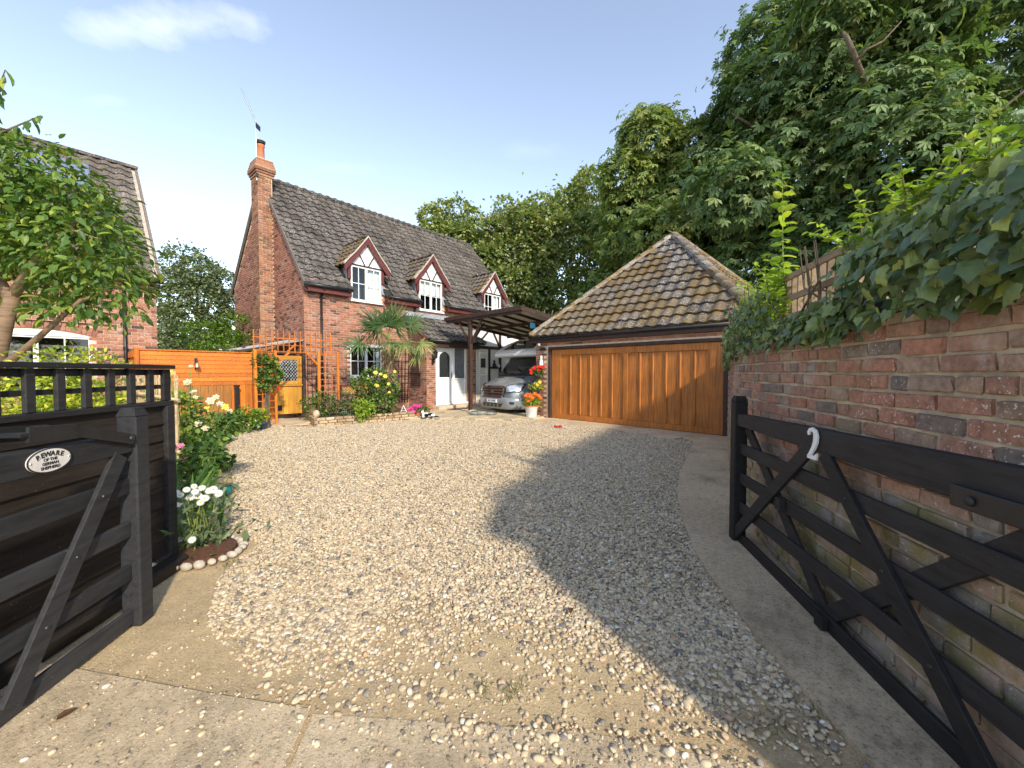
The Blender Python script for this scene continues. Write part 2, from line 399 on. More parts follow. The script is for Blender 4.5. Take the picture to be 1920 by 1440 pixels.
# front concrete slabs (joint between them open)
sheet('concrete_apron', [(-3.2,-3),(-.80,-3),(-.80,1.2),(-.86,1.66),(-1.3,1.735),(-1.95,1.86),(-3.2,2.1)], .016, m_conc)
sheet('concrete_apron', [(-.785,-3),(1.9,-3),(1.6,.6),(1.36,1.30),(.9,1.42),(.3,1.56),(-.25,1.60),(-.84,1.645),(-.785,1.2)], .007, m_conc)
PE = [(3.6,7.9),(2.9,6.6),(2.25,5.36),(1.88,4.5),(1.654,3.84),(1.47,3.2),(1.39,2.78),(1.32,2.13),(1.31,1.7),(1.31,1.35),(1.30,.6),(1.3,-2)]
# ------------------------------------------------------------------ curved boundary wall
WP = [(5.1,9.35),(4.05,7.45),(2.97,5.4),(2.48,4.45),(2.12,3.4),(1.90,2.5),(1.748,1.75),(1.64,1.0),(1.58,.35),(1.53,-.9),(1.5,-2.2)]
def catmull(P, n=14):
    out = []; P = [Vector(p) for p in P]
    Q = [P[0]*2-P[1]] + P + [P[-1]*2-P[-2]]
    for i in range(1, len(Q)-2):
        for k in range(n):
            s = k/n; a, b, c_, d = Q[i-1], Q[i], Q[i+1], Q[i+2]
            out.append(.5*((2*b)+(c_-a)*s+(2*a-5*b+4*c_-d)*s*s+(3*b-a-3*c_+d)*s**3))
    out.append(P[-1]); return out
WL = catmull(WP); WS = [0]
for i in range(1, len(WL)): WS.append(WS[-1]+(WL[i]-WL[i-1]).length)
WTOT = WS[-1]
def wc(s):
    """point on the wall's drive-side face at arc length s from the garage end, tangent, outward normal (towards the drive)"""
    s = min(max(s, 0), WTOT-1e-4); i = int(np.searchsorted(WS, s, 'right'))-1; i = min(i, len(WL)-2)
    f = (s-WS[i])/(WS[i+1]-WS[i]); p = WL[i].lerp(WL[i+1], f)
    a = WL[max(i-1, 0)]; b = WL[min(i+2, len(WL)-1)]; tn = (b-a).normalized()
    return p, tn, Vector((tn.y, -tn.x))
s_end = min(range(len(WL)), key=lambda i: abs(WL[i].y-.35)); S_END = WS[s_end]
sheet('concrete_path', PE + [tuple(wc(s)[0]+wc(s)[2]*-.05) for s in np.linspace(WTOT, .3, 40)], .028, m_path, .06)
wall = thing('boundary_wall', 'old curved red brick wall with blue brick coping behind the right gate', 'wall', (2.1, 3.4, 0))
def strip(name, s0, s1, z1, off0, off1, mat, parent, z0=0):
    m = MB(); n = 60; vs = []; fs = []
    for i in range(n+1):
        p, tn, nr = wc(s0+(s1-s0)*i/n)
        a = p+nr*off0; b = p+nr*off1
        vs += [(a.x,a.y,z0),(b.x,b.y,z0),(b.x,b.y,z1),(a.x,a.y,z1)]
    for i in range(n):
        for k in range(4): fs.append((i*4+k, i*4+(k+1) % 4, i*4+4+(k+1) % 4, i*4+4+k))
    fs += [(3,2,1,0), (n*4, n*4+1, n*4+2, n*4+3)]
    m.add(vs, fs); return m.build(name, mat, parent)
strip('mortar_core', 0, S_END, 1.79, -.009, -.22, m_mortar_d, wall)
def brick_variants(name, lx, ly, lz, mat, n=5, rough=.004, bev=.006):
    out = []
    for k in range(n):
        bm = bmesh.new(); bmesh.ops.create_cube(bm, size=1)
        bmesh.ops.scale(bm, vec=(lx, ly, lz), verts=bm.verts)
        bmesh.ops.bevel(bm, geom=bm.edges[:], offset=bev, segments=1, affect='EDGES')
        for v in bm.verts:
            v.co += Vector((R.uniform(-1, 1)*rough*1.6, R.uniform(-1, 1)*rough, R.uniform(-1, 1)*rough))
        me = bpy.data.meshes.new(name); bm.to_mesh(me); bm.free(); me.materials.append(mat)
        out.append(me)
    return out
bs = brick_variants('brick', .209, .04, .064, m_old); bh = brick_variants('brick', .098, .04, .064, m_old)
items = []
for k in range(21):
    s = -R.uniform(0, .2); z = .04+k*.080
    while s < S_END-.06:
        st = R.random() < .72; ln = .225 if st else .114
        if s+ln > S_END: ln = S_END-s
        sm = s+ln/2
        if sm > 0:
            p, tn, nr = wc(sm); q = p+nr*(-.015+R.uniform(-.004, .005))
            a = math.atan2(tn.y, tn.x)
            M = Matrix.Translation((q.x, q.y, z+R.uniform(-.003, .003))) @ Matrix.Rotation(a+R.uniform(-.012, .012), 4, 'Z') @ Matrix.Rotation(R.uniform(-.012, .012), 4, 'Y')
            if st: M = M @ Matrix.Diagonal((ln/.225, 1, 1, 1))
            items.append((M, R.randrange(5) + (0 if st else 5)))
        s += ln
field('brick', bs+bh, items, wall, m_old_a)
cp = brick_variants('coping_brick', .214, .24, .068, m_blue, 3, .002, .008); items = []
s = 0
while s < S_END-.1:
    p, tn, nr = wc(s+.112); q = p+nr*-.107
    items.append((Matrix.Translation((q.x, q.y, 1.755)) @ Matrix.Rotation(math.atan2(tn.y, tn.x), 4, 'Z'), R.randrange(3))); s += .226
field('coping_brick', cp, items, wall, m_blue_a)
# ------------------------------------------------------------------ brickwork on flat walls
BV = {}
def brickwork(fr, parent, rects, limit, inside, course=.075, pitch=.225, visible=None, nm='brick', mats=None):
    """rects: (x0,x1,y_face,z0,z1,axis) axis 'x' faces -y, axis 'y' faces -x of the frame; inside(axis,a,z)->bool"""
    mo, ma = mats or (m_brick, m_brick_a); k = (round(pitch, 3), round(course, 3), mo.name)
    if k not in BV:
        BV[k] = [brick_variants('brick', pitch-.011, .03, course-.013, mo, 3, .0015, .004), brick_variants('brick', pitch/2-.011, .03, course-.013, mo, 2, .0015, .004)]
    full, half = BV[k]; items = []; FM = fr.m()
    for (a0, a1, off, z0, z1, ax) in rects:
        r = 0; z = z0+course/2
        while z < z1-course*.4:
            a = a0 + (0 if r % 2 == 0 else -pitch/2)
            while a < a1-.03:
                lo, hi = max(a, a0), min(a+pitch, a1); ln = hi-lo
                if ln > .05 and inside(ax, (lo+hi)/2, z, ln/2, course/2):
                    isf = ln > pitch*.75
                    sc_ = ln/pitch if isf else ln/(pitch/2)
                    if ax == 'x': M = Matrix.Translation(((lo+hi)/2, off+.009+R.uniform(-.0015, .0015), z))
                    else: M = Matrix.Translation((off+.009, (lo+hi)/2, z)) @ Matrix.Rotation(PI/2, 4, 'Z')
                    items.append((FM @ M @ Matrix.Diagonal((sc_, 1, 1, 1)), R.randrange(3) if isf else 3+R.randrange(2)))
                a += pitch
            z += course; r += 1
    field(nm, full+half, items, parent, ma, limit, True, visible)
def holed(m, x0, x1, z0, z1, y, holes):
    """flat wall in the xz plane with rectangular holes"""
    xs = sorted({x0, x1, *[h[0] for h in holes], *[h[1] for h in holes]}); zs = sorted({z0, z1, *[h[2] for h in holes], *[h[3] for h in holes]})
    for i in range(len(xs)-1):
        for j in range(len(zs)-1):
            cx, cz = (xs[i]+xs[i+1])/2, (zs[j]+zs[j+1])/2
            if any(h[0] < cx < h[1] and h[2] < cz < h[3] for h in holes): continue
            m.add([(xs[i],y,zs[j]),(xs[i+1],y,zs[j]),(xs[i+1],y,zs[j+1]),(xs[i],y,zs[j+1])], [(0,1,2,3)])
def window(fr, parent, x0, x1, y, z0, z1, cas=2, bx=2, bz=2, sub=True, sill=True, curtain=None, frame_w=.055, interior=True, mat=None):
    """casement window in a wall facing -y of the frame; y is the frame's outer face"""
    mat = mat or m_upvc; m = MB(fr); d = .06; fw = frame_w
    m.box(x0, x1, y, y+d, z0, z0+fw); m.box(x0, x1, y, y+d, z1-fw, z1)
    m.box(x0, x0+fw, y+.001, y+d-.001, z0+fw, z1-fw); m.box(x1-fw, x1, y+.001, y+d-.001, z0+fw, z1-fw)
    cw = (x1-x0)/cas
    for i in range(1, cas): m.box(x0+cw*i-fw*.75, x0+cw*i+fw*.75, y-.004, y+d-.002, z0+fw, z1-fw)
    win = m.build('window', mat, parent, bevel=.004); sp = win if sub else parent
    b = MB(fr)
    for i in range(cas):
        a0 = x0+cw*i+fw; a1 = x0+cw*(i+1)-fw
        for k in range(1, bx): xx = a0+(a1-a0)*k/bx; b.box(xx-.011, xx+.011, y+.012, y+.034, z0+fw, z1-fw)
        for k in range(1, bz): zz = z0+fw+(z1-z0-2*fw)*k/bz; b.box(a0, a1, y+.010, y+.032, zz-.011, zz+.011)
    if b.v: b.build('glazing_bars', mat, sp)
    for i in range(cas):
        a0 = x0+cw*i+fw*.8; a1 = x0+cw*(i+1)-fw*.8
        for k in range(bx):
            for q in range(bz):
                u0, u1 = a0+(a1-a0)*k/bx, a0+(a1-a0)*(k+1)/bx; w0, w1 = z0+fw*.8+(z1-z0-1.6*fw)*q/bz, z0+fw*.8+(z1-z0-1.6*fw)*(q+1)/bz
                MB(fr).add([(u0,y+.036,w0),(u1,y+.036,w0),(u1,y+.036,w1),(u0,y+.036,w1)], [(0,1,2,3)]).build('pane', m_glass, sp)
    if sill: MB(fr).box(x0-.05, x1+.05, y-.07, y+.05, z0-.045, z0-.002).build('sill', mat, sp, bevel=.004)
    if interior:
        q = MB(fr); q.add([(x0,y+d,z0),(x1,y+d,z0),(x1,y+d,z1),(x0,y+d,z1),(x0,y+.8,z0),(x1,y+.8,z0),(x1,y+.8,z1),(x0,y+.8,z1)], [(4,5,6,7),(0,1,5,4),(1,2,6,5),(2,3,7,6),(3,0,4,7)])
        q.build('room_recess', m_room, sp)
    if curtain:
        for (c0, c1, g0, g1) in curtain:
            q = MB(fr); n = 16; vs = []
            for i in range(n+1):
                xx = x0+(x1-x0)*(c0+(c1-c0)*i/n); yy = y+.13+.018*math.sin(i*2.2)
                vs += [(xx, yy, z0+(z1-z0)*g0), (xx, yy, z0+(z1-z0)*g1)]
            q.add(vs, [(2*i, 2*i+2, 2*i+3, 2*i+1) for i in range(n)]); q.build('curtain', m_curtain, sp, smooth=True)
    return win
# ------------------------------------------------------------------ roof tiles
def tile_mesh(wd, ln, mat, name='tile', amp=.05, step=.048):
    n = 10; vs = []; fs = []
    for j, (yy, lift) in enumerate(((0, step), (ln, .0))):
        for i in range(n+1):
            s = i/n; zz = amp*(math.sin(2*PI*s)*.5+.5)
            vs.append(((s-.5)*wd*1.02, yy, zz+lift))
    for i in range(n+1):
        s = i/n; vs.append(((s-.5)*wd*1.02, .004, amp*(math.sin(2*PI*s)*.5+.5)+step-.036))
    for i in range(n):
        fs.append((i, i+1, n+2+i, n+1+i)); fs.append((2*n+2+i, 2*n+3+i, i+1, i))
    me = bpy.data.meshes.new(name); me.from_pydata(vs, [], fs); me.materials.append(mat)
    me.polygons.foreach_set('use_smooth', np.ones(len(me.polygons), bool)); me.set_sharp_from_angle(angle=math.radians(50)); return me
def tiles(fr, parent, o, ux, up, width, length, wd, gauge, me, amat, limit, keep=None, nm='tile'):
    """o: lower-left corner in fr, ux, up: unit vectors in fr; keep(u,v)->bool"""
    ux = Vector(ux).normalized(); up = Vector(up).normalized(); nz = ux.cross(up)
    B = Matrix((ux, up, nz)).transposed().to_4x4(); items = []; FM = fr.m(); v = 0
    while v < length-.05:
        u = wd/2
        while u < width:
            if keep is None or keep(u, v+gauge*.4):
                p = Vector(o)+ux*u+up*v
                items.append((FM @ Matrix.Translation(p) @ B @ Matrix.Rotation(R.uniform(-.012, .012), 4, 'Z') @ Matrix.Translation((0, R.uniform(-.006, .006), R.uniform(0, .006))), 0))
            u += wd
        v += gauge
    field(nm, [me], items, parent, amat, limit)
def ridge(fr, parent, a, b, r, mat, nm='ridge_tile', step=.45):
    a, b = Vector(a), Vector(b); d = (b-a); n = max(1, round(d.length/step)); d = d/n
    for i in range(n):
        m = MB(fr); p0 = a+d*i; p1 = p0+d*1.03; x = d.normalized(); y = Vector((0,0,1)).cross(x).normalized(); z = x.cross(y); vs = []
        for (p, rr) in ((p0, r*1.03), (p1, r*.98)):
            for k in range(9):
                t_ = PI*(k/8)*1.1-.05*PI; vs.append(p+y*math.cos(t_)*rr+z*(math.sin(t_)*rr*.8))
        m.add(vs, [(k, k+1, 10+k, 9+k) for k in range(8)]+[tuple(range(9))]); m.build(nm, mat, parent, smooth=True)
# ------------------------------------------------------------------ the cottage
AH = math.atan2(.760, .649); H = Fr((-6.36, 12.3, 0), AH)
house = thing('cottage', 'red brick cottage with three gabled dormers and a tall chimney', 'house', (-6.36, 12.3, 0))
HL, HD, EZ, RZ, RY = 10.0, 6.77, 4.43, 8.39, 3.385
PIT = (RZ-EZ)/RY; REZ = 4.95; PITR = (RZ-REZ)/(HD-RY)
DX = [2.06, 4.82, 8.38]; DW = .56            # dormer centres and half window width
W0, W1 = 3.85, 5.02                          # dormer window bottom and top
holes = [(DX[0]-.62, DX[0]+.62, 1.27, 2.36)] + [(d-DW, d+DW, W0, EZ) for d in DX]
m = MB(H); holed(m, 0, HL, 0, EZ, .009, holes)
gp = [(.009,0,0),(.009,HD,0),(.009,HD,REZ),(.009,RY,RZ-.05),(.009,0,EZ)]
m.add(gp, [(4,3,2,1,0)]); m.add([(HL,y,z) for _, y, z in gp], [(0,1,2,3,4)]); m.add([(0,HD,0),(HL,HD,0),(HL,HD,REZ),(0,HD,REZ)], [(3,2,1,0)])
m.build('wall_backing', m_mortar, house)
def roofz(y): return EZ+PIT*y if y < RY else RZ-PITR*(y-RY)
CY0, CY1, CXO = 2.47, 3.10, -.42
def in_house(ax, a, z, hw, hh):
    if ax == 'x':
        if any(h[0]-hw*.6 < a < h[1]+hw*.6 and h[2]-hh < z < h[3]+hh*.3 for h in holes): return False
        if z > 4.2: return False
        return True
    if CY0-.02 < a < CY1+.02: return False
    return z+hh < roofz(a-hw)-.06 and z+hh < roofz(a+hw)-.06
brickwork(H, house, [(0, HL, 0, 0, 4.35, 'x'), (0, HD, 0, 0, 8.3, 'y')], 300, in_house, visible=lambda p: p.z > .8)
# window head of soldier bricks over the ground floor window
sb = brick_variants('soldier_brick', .068, .03, .20, m_brick, 2, .0015, .004)
for i in range(19):
    x = DX[0]-.70+i*.078; cz = 2.47+.05*(1-((i-9)/9)**2)
    link(bpy.data.objects.new('soldier_brick', sb[i % 2]), house, H.m() @ Matrix.Translation((x, .002, cz)))
for k, z in enumerate((4.05, 4.14, 4.23)):
    MB(H).box(-.02, .26+.06*k, -.05-.06*k, .05, z, z+.075).build('corbel_brick', m_brick, house, bevel=.005)
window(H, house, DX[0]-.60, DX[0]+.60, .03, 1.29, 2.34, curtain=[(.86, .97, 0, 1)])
MB(H).box(DX[0]-.66, DX[0]+.66, -.05, .03, 2.30, 2.37).build('window_valance', m_white, house)
# chimney
ch = MB(H); ch.box(CXO+.009, .02, CY0+.009, CY1-.009, 0, 8.5).build('chimney', m_mortar, house); ch = [o for o in house.children if o.name.startswith('chimney')][0]
brickwork(H, ch, [(CXO, .0, CY0, 0, 8.05, 'x'), (CY0, CY1, CXO, 0, 8.05, 'y')], 300, lambda *a: True, visible=lambda p: p.z > 2.2, mats=(m_chb, m_chb_a))
for k in range(7):
    e = (.03, .06, .09, .09, .07, .05, .03)[k]; z = 8.05+k*.082
    MB(H).box(CXO-e, .03+e, CY0-e, CY1+e, z, z+.075).build('corbel_course', m_chb, ch, bevel=.005)
MB(H).box(CXO-.0, .03, CY0, CY1, 8.5, 8.67).build('flaunching', m_verge, ch, bevel=.03)
MB(H).lathe((-.20, 2.80, 8.64), [(.13,0),(.115,.04),(.105,.5),(.12,.52),(.12,.58),(.10,.58)], 16).build('chimney_pot', m_terra, ch, smooth=True)
q = MB(H); q.lathe((-.20, 2.80, 9.24), [(.02,.0),(.13,.02),(.15,.10),(.05,.13)], 14)
for k in range(4): q.beam((-.2+.09*math.cos(k*1.57), 2.8+.09*math.sin(k*1.57), 9.20), (-.2+.10*math.cos(k*1.57), 2.8+.1*math.sin(k*1.57), 9.28), .015, .015)
q.build('cowl', m_black, ch)
MB(H).add([(.0,CY0-.01,7.05),(.30,CY0-.45,6.75),(.42,CY0-.15,7.1),(.1,CY0+.03,7.35)], [(0,1,2,3)]).build('lead_flashing', m_lead, ch)
# roof
roof = MB(H); ov = .28; zz = lambda y: roofz(y)-.02
ycut = .56; cuts = [-.06]
for d in DX: cuts += [d-.63, d+.63]
cuts.append(HL+.06)
for i in range(0, len(cuts), 2): roof.add([(cuts[i],-ov,zz(0)-PIT*ov),(cuts[i+1],-ov,zz(0)-PIT*ov),(cuts[i+1],ycut,zz(ycut)),(cuts[i],ycut,zz(ycut))], [(0,1,2,3)])
roof.add([(-.06,ycut,zz(ycut)),(HL+.06,ycut,zz(ycut)),(HL+.06,RY,RZ-.02),(-.06,RY,RZ-.02),(-.06,HD+.25,REZ-.02-PITR*.25),(HL+.06,HD+.25,REZ-.02-PITR*.25)], [(0,1,2,3),(3,2,5,4)])
rf = roof.build('roof', m_felt, house)
tm = tile_mesh(.30, .345, m_tile); slen = (RY+ov)/math.cos(math.atan(PIT))
DZR, DZE, DHW = 6.00, 5.02, .80             # dormer ridge, dormer eave, half width over the barge boards
def keep_main(u, v):
    y = -ov+v*math.cos(math.atan(PIT)); x = u-.06; z = roofz(max(y, 0))+PIT*min(y, 0)
    for d in DX:
        if abs(x-d) < .76 and z < DZE+.08: return False
    return True
tiles(H, rf, (-.06, -ov, zz(0)-PIT*ov+.01), (1,0,0), (0,1,PIT), HL+.1, slen, .30, .305, tm, m_tile_a, 300, keep_main)
ridge(H, rf, (0, RY, RZ-.02), (HL+.05, RY, RZ-.02), .13, m_tile)
for (y0, z0, y1, z1) in ((-ov, zz(0)-PIT*ov, RY, RZ), (HD+.25, REZ-PITR*.25, RY, RZ)):
    MB(H).beam((-.065, y0, z0-.01), (-.065, y1, z1-.01), .06, .10).build('verge', m_vdark, rf)
# eaves between the dormers
segs = [(-.12, DX[0]-.66), (DX[0]+.68, DX[1]-.66), (DX[1]+.68, DX[2]-.66), (DX[2]+.68, HL+.1)]
ez = EZ-PIT*ov
for a, b in segs:
    MB(H).tube([(a, -ov-.05, ez-.01), (b, -ov-.05, ez-.01)], .058, 10).build('gutter', m_blackp, house, smooth=True)
    MB(H).box(max(a, .02), b, -ov+.01, -ov+.05, ez-.20, ez-.02).build('fascia', m_maroon, house)
    MB(H).box(max(a, .02), b, -ov+.05, .0, ez-.20, ez-.17).build('soffit', m_maroon, house)
def pipe(fr, parent, x, z1, z0, y=-.06, yo=None):
    m = MB(fr); pts = [(x, y, z0), (x, y, z1-.28)]
    if yo is not None: pts += [(x, y, z1-.26), (x, yo, z1-.06), (x, yo, z1)]
    m.tube(pts, .036, 10); o = m.build('downpipe', m_blackp, parent, smooth=True)
    for z in np.arange(z0+.8, z1-.3, 1.1): MB(fr).lathe((x, y, z), [(.045,0),(.045,.07)], 10).build('pipe_collar', m_blackp, o)
pipe(H, house, .50, ez, .1, -.06, -ov-.05); pipe(H, house, DX[1]-.80, ez, 3.5, -.06, -ov-.05); pipe(H, house, DX[2]-1.05, ez, 3.0, -.06, -ov-.05)
# dormers
tmd = tile_mesh(.25, .32, m_dtile)
for di, d in enumerate(DX):
    dm = MB(H); zb = W0-.02
    # cheeks and front frame
    for s in (-1, 1):
        dm.add([(d+s*.66, -.02, EZ-.3), (d+s*.66, (DZE-EZ)/PIT+.25, DZE+.1), (d+s*.66, -.02, DZE+.1)], [(0,1,2) if s > 0 else (2,1,0)])
    dor = dm.build('dormer', m_lead, house)
    for s in (-1, 1):
        a, b = sorted((d+s*DW, d+s*.67)); MB(H).box(a, b, -.05, .03, EZ+.12, DZE+.05).build('jamb', m_maroon, dor)
        a, b = sorted((d+s*(DW+.01), d+s*.86)); MB(H).add([(a,-.075,EZ-.25),(b,-.13,EZ-.30),(b,.02,EZ-.05),(a,.02,EZ+.15)], [(0,1,2,3)] ).build('lead_apron', m_lead, dor)
        MB(H).beam((d+s*.74, -.1, EZ-.28), (d+s*.74, .48, EZ+.33), .18, .02).build('lead_soaker', m_lead, dor)
    cur = ([(.62, .98, 0, 1)], [(0.02, .98, .55, 1)], [(.55, .95, 0, 1)])[di]
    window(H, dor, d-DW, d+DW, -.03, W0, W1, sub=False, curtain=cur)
    # gable triangle: white boards with dark struts
    zt = W1; ztop = DZR-.22
    for k in range(5):
        z0 = zt+.02+k*.15; z1 = z0+.14; f0 = max(0, (ztop-z0)/(ztop-zt)); f1 = max(0, (ztop-z1)/(ztop-zt)); hw = .60
        MB(H).add([(d-hw*f0,-.035,z0),(d+hw*f0,-.035,z0),(d+hw*f1,-.028,z1),(d-hw*f1,-.028,z1)], [(0,1,2,3)]).build('weatherboard', m_upvc, dor)
    MB(H).add([(d-.64,-.02,zt),(d+.64,-.02,zt),(d,-.02,ztop+.1)], [(0,1,2)]).build('gable_backing', m_white, dor)
    MB(H).box(d-.62, d+.62, -.06, -.03, zt, zt+.045).build('tie_beam', m_brown, dor)
    for s in (-1, 1): MB(H).beam((d+s*.06, -.05, zt+.03), (d+s*.27, -.05, zt+.40), .03, .045, (0,1,0)).build('gable_strut', m_brown, dor)
    # bellcast barge boards
    prof = [(0, DZR), (.25, DZR-.34), (.50, DZR-.66), (.66, DZR-.83), (.84, DZE-.08)]
    for s in (-1, 1):
        m = MB(H); up_ = [(d+s*x, -.16, z) for x, z in prof]; lo_ = [(d+s*x*.995, -.16, z-.215) for x, z in prof]
        vs = up_+lo_+[(x, -.11, z) for x, _, z in up_]+[(x, -.11, z) for x, _, z in lo_]; n = len(prof); fs = []
        for i in range(n-1):
            fs += [(i, i+1, n+i+1, n+i), (2*n+i+1, 2*n+i, 3*n+i, 3*n+i+1), (i+1, i, 2*n+i, 2*n+i+1), (n+i, n+i+1, 3*n+i+1, 3*n+i)]
        fs.append((n-1, 2*n-1, 4*n-1, 3*n-1)); m.add(vs, fs); m.build('barge_board', m_maroon, dor)
        m = MB(H); vv = [(d+s*x*1.02, -.20, z+.02) for x, z in prof]+[(d+s*x*1.02, -.04, z+.02) for x, z in prof]+[(d+s*x*1.02, -.20, z+.075) for x, z in prof]+[(d+s*x*1.02, -.04, z+.075) for x, z in prof]
        fs = []
        for i in range(n-1): fs += [(2*n+i, 2*n+i+1, 3*n+i+1, 3*n+i), (i, i+1, 2*n+i+1, 2*n+i), (n+i, i, i+1, n+i+1), (n+i+1, n+i, 3*n+i, 3*n+i+1)]
        fs.append((n-1, 2*n-1, 4*n-1, 3*n-1))
        m.add(vs=vv, fs=fs); m.build('verge_strip', m_verge, dor)
        # slope
        yb = lambda z: max(0, (z-EZ)/PIT)
        m = MB(H); m.add([(d,-.12,DZR-.01),(d+s*.84,-.12,DZE-.10),(d+s*.84,yb(DZE)-.05,DZE-.10),(d,yb(DZR),DZR-.01)], [(0,1,2,3)]); m.build('roof_slope', m_felt, dor)
        L_ = math.hypot(.84, DZR-DZE+.08); sl = Vector((-s*.84, 0, DZR-DZE+.08)).normalized()
        tot = yb(DZR)+.12
        ax_ = (0, -1, 0) if s < 0 else (0, 1, 0)
        o = (d+s*.86, tot-.12, DZE-.10) if s < 0 else (d+s*.86, -.12, DZE-.10)
        def keepd(u, v, s=s, tot=tot, L_=L_):
            y = (tot-.12-u) if s < 0 else (-.12+u); z = DZE-.1+(DZR-DZE+.08)*v/L_
            return y < yb(z)+.12
        tiles(H, dor, o, ax_, sl, tot, L_, .25, .27, tmd, m_tile_a, 60, keepd)
    ridge(H, dor, (d, -.16, DZR+.0), (d, yb(DZR)+.05, DZR+.0), .10, m_dtile)
# porch
PX0, PX1, PY = 3.76, 6.25, -1.10
pm = MB(H); pm.box(PX0+.009, PX1-.009, PY+.30, 0, 0, 2.62); porch = pm.build('porch', m_mortar, house)
MB(H).box(PX0+.009, 4.18, PY+.009, PY+.30, 0, 2.62).build('porch_pier', m_mortar, porch); MB(H).box(5.74, PX1-.009, PY+.009, PY+.30, 0, 2.62).build('porch_pier', m_mortar, porch)
MB(H).add([(PX0+.009,0,2.6),(PX0+.009,PY+.009,2.6),(PX0+.009,0,3.4)], [(0,1,2)]).build('side_gable', m_mortar, porch)
brickwork(H, porch, [(PX0, 4.18, PY, 0, 2.62, 'x'), (5.74, PX1, PY, 0, 2.62, 'x'), (PY, 0, PX0, 0, 3.4, 'y')], 300, lambda ax, a, z, hw, hh: ax == 'x' or z+hh < 2.65+.72*(a-hw-PY))
prz0, prz1 = 2.66, 3.60
m = MB(H); m.add([(PX0-.15,PY-.25,prz0-.1),(PX1+.25,PY-.25,prz0-.1),(PX1+.25,0,prz1-.04),(PX0-.15,0,prz1-.04)], [(0,1,2,3)]); m.build('porch_roof', m_felt, porch)
tiles(H, porch, (PX0-.15, PY-.25, prz0-.08), (1,0,0), (0,-PY+.25,prz1-prz0+.06), PX1-PX0+.4, math.hypot(1.35, .98), .30, .31, tm, m_tile_a, 60)
MB(H).box(PX0-.2, PX1+.3, -.16, -.01, prz1-.06, prz1+.10).build('lead_flashing', m_lead, porch)
MB(H).tube([(PX0-.1, PY-.30, prz0-.09), (PX1+.2, PY-.30, prz0-.09)], .05, 10).build('gutter', m_blackp, porch, smooth=True)
MB(H).box(PX0, PX1, PY-.20, PY+.02, prz0-.30, prz0-.12).build('porch_fascia', m_brown, porch)
MB(H).beam((PX0-.17, PY-.25, prz0-.10), (PX0-.17, 0, prz1-.05), .05, .16).build('barge_board', m_maroon, porch)
for i in range(7): MB(H).beam((PX0-.03, PY+.35+i*.085, .95), (PX0-.03, PY+.35+i*.085, 2.35), .02, .025).build('porch_grille_bar', m_brown, porch)
for z in (.95, 1.4, 1.9, 2.35): MB(H).beam((PX0-.045, PY+.3, z), (PX0-.045, PY+.9, z), .025, .03).build('porch_grille_bar', m_brown, porch)
# front door with side light
fl = .26; dy = PY+.05
m = MB(H); m.box(4.19, 5.73, dy, dy+.07, fl+2.10, fl+2.16); 
for x in (4.19, 5.08, 5.67): m.box(x, x+.06, dy+.001, dy+.069, fl, fl+2.10)
m.box(4.19, 5.73, dy+.002, dy+.068, fl, fl+.05); fd = m.build('front_door_frame', m_upvc, house, bevel=.004)
m = MB(H); m.box(4.255, 4.40, dy+.02, dy+.055, fl+.06, fl+2.09); m.box(4.92, 5.07, dy+.02, dy+.055, fl+.06, fl+2.09); m.box(4.40, 4.92, dy+.02, dy+.055, fl+.06, fl+.98)
arc = [(4.40, fl+1.75), (4.45, fl+1.85), (4.55, fl+1.92), (4.66, fl+1.95), (4.77, fl+1.92), (4.87, fl+1.85), (4.92, fl+1.75)]
m.prism([(4.40, dy+.02, fl+2.09)]+[(x, dy+.02, z) for x, z in arc]+[(4.92, dy+.02, fl+2.09)], (0, .035, 0))
m.build('front_door', m_upvc, fd)
MB(H).add([(4.40,dy+.045,fl+.98),(4.92,dy+.045,fl+.98)]+[(x,dy+.045,z) for x, z in arc[::-1]], [tuple(range(9))]).build('door_glass', plain('obscure door glass', (.03,.035,.035), .12, .5, 20, .5, 30, spec=.6), fd)
m = MB(H)
for (a, b, c_, d_) in ((4.45, 4.87, .30, .33), (4.45, 4.87, .66, .69)): m.box(a, b, dy+.008, dy+.022, fl+c_, fl+d_)
for a in (4.45, 4.84): m.box(a, a+.03, dy+.009, dy+.022, fl+.33, fl+.66)
m.build('door_moulding', m_upvc, fd, bevel=.004)
MB(H).box(4.52, 4.80, dy+.006, dy+.022, fl+.80, fl+.87).build('letter_box', m_upvc, fd, bevel=.006)
m = MB(H); m.tube([(4.985, dy+.02, fl+1.02), (4.985, dy-.05, fl+1.02), (4.90, dy-.05, fl+1.02)], .011); m.box(4.965, 5.0, dy+.005, dy+.02, fl+.9, fl+1.15); m.build('door_handle', m_chrome, fd)
MB(H).add([(5.14,dy+.04,fl+.95),(5.67,dy+.04,fl+.95),(5.67,dy+.04,fl+2.10),(5.14,dy+.04,fl+2.10)], [(0,1,2,3)]).build('side_light_glass', plain('leaded glass', (.09,.10,.10), .10, .4, 3, .2, 20, spec=.7), fd)
m = MB(H)
for k in range(-7, 13):
    for sgn in (1, -1):
        pts = []
        for i in range(41):
            x = 5.14+.53*i/40; z = fl+.95+k*.115+sgn*(x-5.14)*1.45 + (0 if sgn > 0 else .77)
            if fl+.96 < z < fl+2.09: pts.append((x, dy+.036, z))
        if len(pts) > 2: m.beam(pts[0], pts[-1], .006, .012, (0,1,0))
m.build('lead_lattice', m_lead, fd)
for k in range(6): MB(H).box(5.14, 5.67, dy+.03+.004*(k % 2), dy+.06, fl+.06+k*.143, fl+.06+k*.143+.138).build('side_board', m_upvc, fd)
